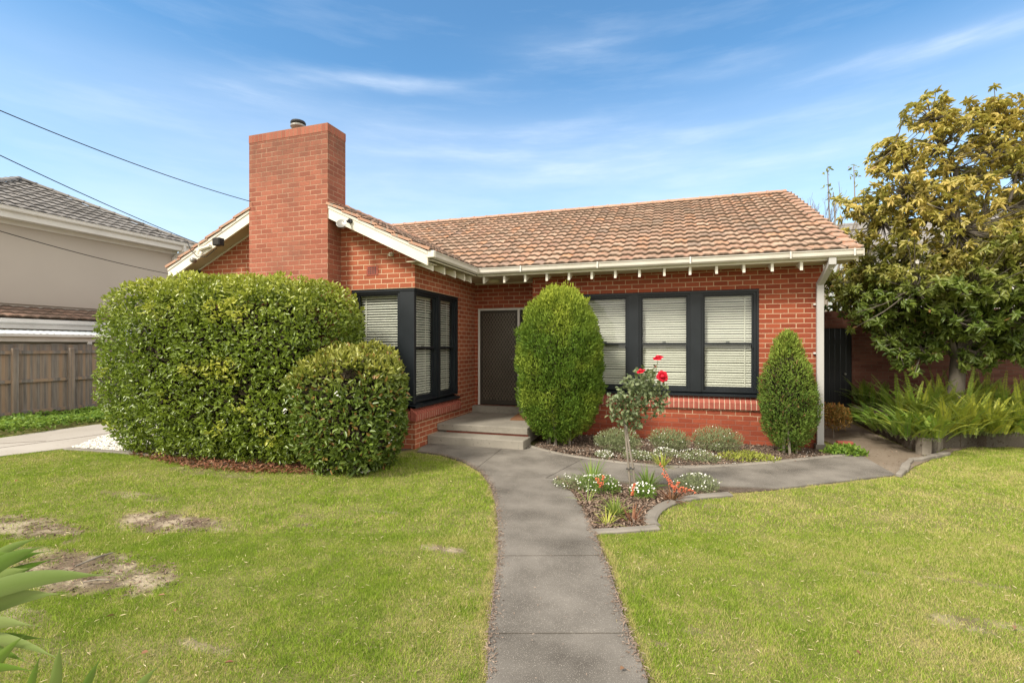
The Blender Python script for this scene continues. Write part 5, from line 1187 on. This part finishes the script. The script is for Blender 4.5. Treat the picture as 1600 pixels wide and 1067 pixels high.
# ------------------------------------------------------------------ ground covers counted by nobody
def scatter(poly, n, edge=0.0):
    xs_, ys_ = [p[0] for p in poly], [p[1] for p in poly]; out = []
    while sum(len(o) for o in out) < n:
        X = RNG.uniform(min(xs_), max(xs_), n * 2); Y = RNG.uniform(min(ys_), max(ys_), n * 2); k = inpoly(X, Y, poly); out.append(np.stack([X[k], Y[k]], 1))
    return np.concatenate(out)[:n]
def litter(name, poly, n, L, W, mat, z=.02, label='', cat='', tilt=.35, age=None, zr=.02, fold=.2):
    P = scatter(poly, n); k = len(P); P3 = np.stack([P[:, 0], P[:, 1], z + RNG.random(k) * zr], 1); D = RNG.normal(size=(k, 3)) * np.array([1, 1, tilt])
    o = leaves(name, P3, D, nrm(RNG.normal(size=(k, 3)) * tilt + np.array([0, 0, 1])), L * RNG.uniform(.4, 1.5, k), W * RNG.uniform(.5, 1.4, k), MT[mat], None, RNG.random(k) ** 3 if age is None else np.full(k, age), fold, .05)
    tag(o, label, cat, kind='stuff'); return o
litter('bark_mulch', bedA, 9000, .035, .016, 'barkchip', .012, 'bark mulch covering the bed under the triple window', 'mulch')
litter('bark_mulch', bedB, 5200, .038, .017, 'barkchip', .012, 'bark mulch covering the rose bed', 'mulch')
litter('leaf_litter', GP([(205, 712), (300, 732), (400, 741), (520, 741), (600, 733), (600, 722), (520, 726), (400, 724), (300, 716), (215, 700)]), 2600, .055, .024, 'deadleaf', .012, 'reddish-brown dead leaves lying under the hedge', 'leaf litter', .5, zr=.03)
litter('leaf_litter', GP([(1420, 560), (1600, 560), (1600, 700), (1350, 660)]), 10, .05, .03, 'deadleaf', .30, 'few dead leaves among the ferns', 'leaf litter')
litter('leaf_litter', side2, 260, .03, .012, 'barkchip', .022, 'twigs and leaf crumbs on the side path', 'leaf litter', .2)
for line, lab in ((pl, 'crumbs of soil and straw along the left edge of the garden path'), (pr[:6], 'crumbs of soil and straw along the right edge of the garden path')):
    P = []
    for i in range(len(line) - 1):
        a_, b_ = Vector(line[i]), Vector(line[i + 1]); n_ = Vector((b_.y - a_.y, a_.x - b_.x)).normalized() * (1 if line is pl else -1)
        for k in range(int((b_ - a_).length * 420)): v_ = a_.lerp(b_, random.random()) + n_ * (abs(random.gauss(0, .035)) - .015); P.append((v_.x, v_.y, .025 + random.random() * .006))
    P = np.array(P); k = len(P); tag(leaves('edge_debris', P, RNG.normal(size=(k, 3)) * np.array([1, 1, .2]), np.tile([0, 0, 1.0], (k, 1)) + RNG.normal(size=(k, 3)) * .3, RNG.uniform(.006, .035, k), RNG.uniform(.003, .008, k), MT['barkchip'], None, RNG.random(k), .2, .05), lab, 'leaf litter', kind='stuff')
litter('leaf_litter', main_path, 240, .016, .007, 'barkchip', .026, 'crumbs and specks on the garden path', 'leaf litter', .15, .9)
def rocks(name, poly, n, r0, r1, mat, label, cat, z=.01):
    P = scatter(poly, n); k = len(P); r_ = RNG.uniform(r0, r1, k); base = np.array([[1, 0, 0], [.5, .87, 0], [-.5, .87, 0], [-1, 0, 0], [-.5, -.87, 0], [.5, -.87, 0], [.6, 0, .55], [-.3, .52, .55], [-.3, -.52, .55]], float)
    F0 = np.array([[0, 1, 6, 6], [1, 2, 7, 6], [2, 3, 7, 7], [3, 4, 8, 7], [4, 5, 8, 8], [5, 0, 6, 8], [6, 7, 8, 8]]); th = RNG.random(k) * 6.28
    B = base[None] * (r_[:, None, None]) * RNG.uniform(.7, 1.3, (k, 9, 1)); Xr = B[..., 0] * np.cos(th)[:, None] - B[..., 1] * np.sin(th)[:, None]; Yr = B[..., 0] * np.sin(th)[:, None] + B[..., 1] * np.cos(th)[:, None]
    V = np.stack([Xr + P[:, :1], Yr + P[:, 1:2], B[..., 2] + z + RNG.random((k, 1)) * .012], -1).reshape(-1, 3); F = (F0[None] + (np.arange(k) * 9)[:, None, None]).reshape(-1, 4)
    me = bpy.data.meshes.new(name); me.from_pydata(V.tolist(), [], [tuple(dict.fromkeys(f)) for f in F.tolist()]); o = finish(name, me, MT[mat], None); tag(o, label, cat, kind='stuff')
rocks('white_pebbles', pebble_bed, 2600, .014, .032, 'pebble', 'white pebbles between the driveway and the hedge', 'pebbles')
rocks('white_pebbles', [(x, y) for x, y in bedA], 260, .006, .013, 'pebble', 'pale stone bits sprinkled in the bed under the triple window', 'pebbles')
wp = [(-14.5, 3.0)] + [G(0, 684)] + [G(60, 676), G(110, 668), G(150, 662), G(190, 658)] + [(-13.0, 13), (-14.5, 14)]
P = scatter(wp, 9000); hgt = np.clip(fbm(np.stack([P[:, 0], P[:, 1], P[:, 0] * 0], 1) * 1.3, 5) * .34, .03, .3) * RNG.random(len(P)) ** .5
P3 = np.stack([P[:, 0], P[:, 1], hgt], 1); k = len(P3)
tag(leaves('ground_cover', P3, RNG.normal(size=(k, 3)) * np.array([1, 1, .4]), nrm(RNG.normal(size=(k, 3)) * .35 + np.array([.1, -.2, 1])), RNG.uniform(.06, .12, k), RNG.uniform(.04, .07, k), MT['freshleaf'], None, RNG.random(k) * .8), 'leafy green weeds between the paling fence and the driveway', 'ground cover', kind='stuff')

# ------------------------------------------------------------------ lawn
ex = [main_path, bedA, bedB, drv, pebble_bed, side2, hedge_bed, [(4.2, 14.3)] + base + base2 + [(13, 20)], [(-9.2, 6.9), (2.5, 7.6), (2.5, 20), (-9.2, 20)], wp,
      GP([(1022, 823), (1016, 814), (1026, 799), (1050, 786), (1090, 779), (1140, 775), (1145, 771), (1000, 771)]), [(-9.0, 5.9), (-4.6, 5.9), (-4.2, 7.3), (-9, 8)]]
def grass(n, Zlo, Zhi, h0, h1, w0, seed):
    u = RNG.uniform(-1.3, 1.65, n); Z = np.sqrt(RNG.uniform(Zlo ** 2, Zhi ** 2, n)); X = Z * (FWD[0] + u * RGT[0]); Y = Z * (FWD[1] + u * RGT[1])
    q = np.stack([X, Y, X * 0], 1); jx = (fbm(q * 9, 61) - .5) * .20; jy = (fbm(q * 9, 62) - .5) * .20; ok = np.ones(n, bool)
    for pg in ex: ok &= ~inpoly(X + jx, Y + jy, pg)
    dens = np.ones(n); wv = (fbm(q * 8, 63) - .5) * 2.6
    for (bx, by, a, b, kk) in BARE_W:
        g = ((X - bx) / a) ** 2 + ((Y - by) / b) ** 2 + wv; dens *= 1 - kk * np.clip((1.45 - g) / .9, 0, 1)
    dens *= .55 + .55 * smst(fbm(q * 3, 64), .3, .6); ok &= RNG.random(n) < dens
    X, Y, q = X[ok], Y[ok], q[ok]; n = len(X); h = RNG.uniform(h0, h1, n) * (.35 + 1.2 * fbm(q * 5, 65)) * np.where(RNG.random(n) < .03, 1.8, 1); th = RNG.random(n) * 6.28; lean = RNG.uniform(.1, 1.1, n) * h; wth = w0 * RNG.uniform(.6, 1.3, n)
    dr_ = RNG.random(n)
    for line in (pl, pr[:5], side_front):
        for i in range(len(line) - 1):
            a_, b_ = np.array(line[i]), np.array(line[i + 1]); ab = b_ - a_; tt = np.clip(((X - a_[0]) * ab[0] + (Y - a_[1]) * ab[1]) / (ab @ ab), 0, 1)
            dd = np.hypot(X - a_[0] - tt * ab[0], Y - a_[1] - tt * ab[1]); dr_ = np.where((dd < .07 * fbm(q * 6, 91) * 2) & (RNG.random(n) < .6), 0.0, dr_)
    ph = RNG.random(n) * 6.28; dx, dy = np.cos(th) * wth / 2, np.sin(th) * wth / 2; z0_ = np.full(n, -.002)
    V = np.stack([np.stack([X - dx, Y - dy, z0_], 1), np.stack([X + dx, Y + dy, z0_], 1), np.stack([X + np.cos(ph) * lean, Y + np.sin(ph) * lean, h], 1)], 1).reshape(-1, 3)
    F = np.arange(3 * n).reshape(-1, 3); return V, F, np.repeat(RNG.random(n), 3), np.repeat(dr_, 3)
gs = [grass(1150000, 1.6, 4.6, .008, .026, .0036, 1), grass(1050000, 4.6, 9.6, .010, .030, .0062, 2)]
V = np.concatenate([g[0] for g in gs]); F = np.arange(len(V)).reshape(-1, 3)
tag(np_mesh('grass', V, F, MT['grass'], None, {'rnd': np.concatenate([g[2] for g in gs]), 'age': np.concatenate([g[3] for g in gs])}), 'short mown lawn grass with dry tips', 'grass', kind='stuff')
lawn_area = [G(-500, 1060), G(-350, 760), G(0, 716), G(200, 722), G(400, 748), G(640, 735), G(740, 745), G(760, 830), G(745, 1067), G(560, 1200)]
lawn_r = [G(1030, 1067), G(950, 845), G(1040, 835), G(1150, 785), G(1400, 760), G(1600, 710), G(2100, 720), G(2100, 1100)]
for pg, n_, lb in ((lawn_area, 2600, 'straw bits and dead blades lying in the left lawn'), (lawn_r, 3000, 'straw bits and dead blades lying in the right lawn')):
    litter('straw_litter', pg, n_, .035, .0045, 'strawbit', .012, lb, 'straw', .3, zr=.014)
for (px, py, a_, b_, n_) in ((265, 817, .65, .27, 260), (150, 893, .85, .34, 420), (40, 825, .8, .25, 220)):
    cx, cy_ = G(px, py); litter('soil_crumbs', [(cx + a_ * math.cos(q * .5), cy_ + b_ * math.sin(q * .5)) for q in range(12)], n_, .03, .014, 'barkchip', .004, 'crumbs of soil and dead leaf on a bare patch of the left lawn', 'soil crumbs', .4, .1, .008)
# fallen leaves and a stick on the lawn
P = np.array([[*G(px, py), .035] for px, py in ((350, 1045), (165, 972), (278, 957), (232, 1027), (470, 760), (975, 1052), (1338, 1027), (28, 754), (555, 822), (1020, 800), (1585, 985), (258, 936))]); k = len(P)
tag(leaves('fallen_leaves', P, RNG.normal(size=(k, 3)) * np.array([1, 1, .2]), np.tile([0, 0, 1.0], (k, 1)) + RNG.normal(size=(k, 3)) * .3, RNG.uniform(.03, .055, k), RNG.uniform(.02, .03, k), MT['deadleaf'], None, RNG.random(k)), 'scattered dry leaves on the lawn', 'leaf litter', kind='stuff')
a, b = Vector(gp(118, 884, .03)), Vector(gp(176, 863, .03)); tag(MB().tube([a, a.lerp(b, .5) + Vector((.01, .01, .012)), b], [.006, .009, .005], 6).build('fallen_stick', MT['bark'], origin=tuple(a)), 'pale stick lying on the bare patch at the left', 'stick')
a, b = Vector(gp(130, 909, .03)), Vector(gp(172, 906, .03)); tag(MB().tube([a, a.lerp(b, .5) + Vector((.0, .01, .008)), b], [.005, .006, .003], 6).build('fallen_stick', MT['bark'], origin=tuple(a)), 'shorter dark stick just below the pale one on the bare patch', 'stick')

# ------------------------------------------------------------------ broad-leaved plant in the near left corner
FGP = empty('broad_leaf_plant', (*XY(-120, 1.25), 0), 'broad strap-leaved green plant poking in at the lower left corner', 'plant')
fb = Vector(D3(-130, 1010, 1.25)); V, F, rn, ag = [], [], [], []; b0 = 0; tips = [((-110, 965), (148, 908), 26, 1.12, .55), ((-110, 1000), (82, 937), 26, 1.18, .8), ((-90, 960), (56, 866), 22, 1.2, .2), ((-100, 950), (60, 872), 20, 1.28, .1), ((-80, 980), (38, 898), 26, 1.22, .7), ((-80, 935), (50, 851), 14, 1.35, .5), ((-70, 940), (13, 872), 18, 1.3, .1),
        ((-110, 1010), (80, 1033), 20, 1.15, .8), ((-110, 1030), (34, 1040), 22, 1.2, .2), ((-100, 1090), (40, 1056), 16, 1.1, .0), ((70, 1190), (93, 1025), 20, 1.1, .5), ((90, 1200), (152, 1046), 16, 1.15, .2), ((150, 1200), (241, 1056), 18, 1.1, .5), ((-120, 1020), (42, 985), 24, 1.14, .9), ((-60, 930), (-5, 905), 20, 1.3, .3), ((-110, 985), (70, 885), 18, 1.3, .1), ((-120, 1045), (60, 1006), 18, 1.2, .3), ((-60, 1130), (30, 1008), 16, 1.16, .2), ((20, 1190), (60, 1040), 14, 1.2, .1), ((-90, 975), (48, 925), 14, 1.25, .0)]
stalks = MB()
for (q0, q1, wp_, Z, tone) in tips:
    A_, B_ = Vector(D3(*q0, Z + .08)), Vector(D3(*q1, Z - .05)); K = 14; B_ = A_ + (B_ - A_) * 1.13; d = B_ - A_; s = d.cross(Vector(FWD.tolist() + [0])).normalized(); w_ = wp_ * Z / FPX; up = s.cross(d).normalized(); rr = random.random()
    for k in range(K + 1):
        t_ = k / K; p = A_.lerp(B_, t_) + Vector((0, 0, .035 * math.sin(t_ * 3.1))); ww = w_ * .55 * (math.sin(min(1, t_ * 1.05 + .08) * math.pi) ** .75) + .0006
        V += [tuple(p - s * ww + up * ww * .35), tuple(p), tuple(p + s * ww + up * ww * .35)]; rn += [rr] * 3; ag += [tone + .1, tone - .1, tone]
    for k in range(K): q = b0 + 3 * k; F += [(q, q + 1, q + 4, q + 3), (q + 1, q + 2, q + 5, q + 4)]
    b0 += 3 * (K + 1); stalks.tube([(FGP.location.x, FGP.location.y, .0 if q0[1] > 1150 else .4), tuple(Vector((FGP.location.x, FGP.location.y, .5)).lerp(A_, .6)), A_], [.009, .007, .004], 5, cap=False)
np_mesh('leaves', np.array(V), np.array(F), MT['fgleaf'], FGP, {'rnd': np.array(rn), 'age': np.clip(np.array(ag), 0, 1)}, smooth=True)
stalks.tube([(FGP.location.x, FGP.location.y, 0), (FGP.location.x, FGP.location.y, .55)], [.02, .014], 8).build('stem', MT['stem'], FGP)
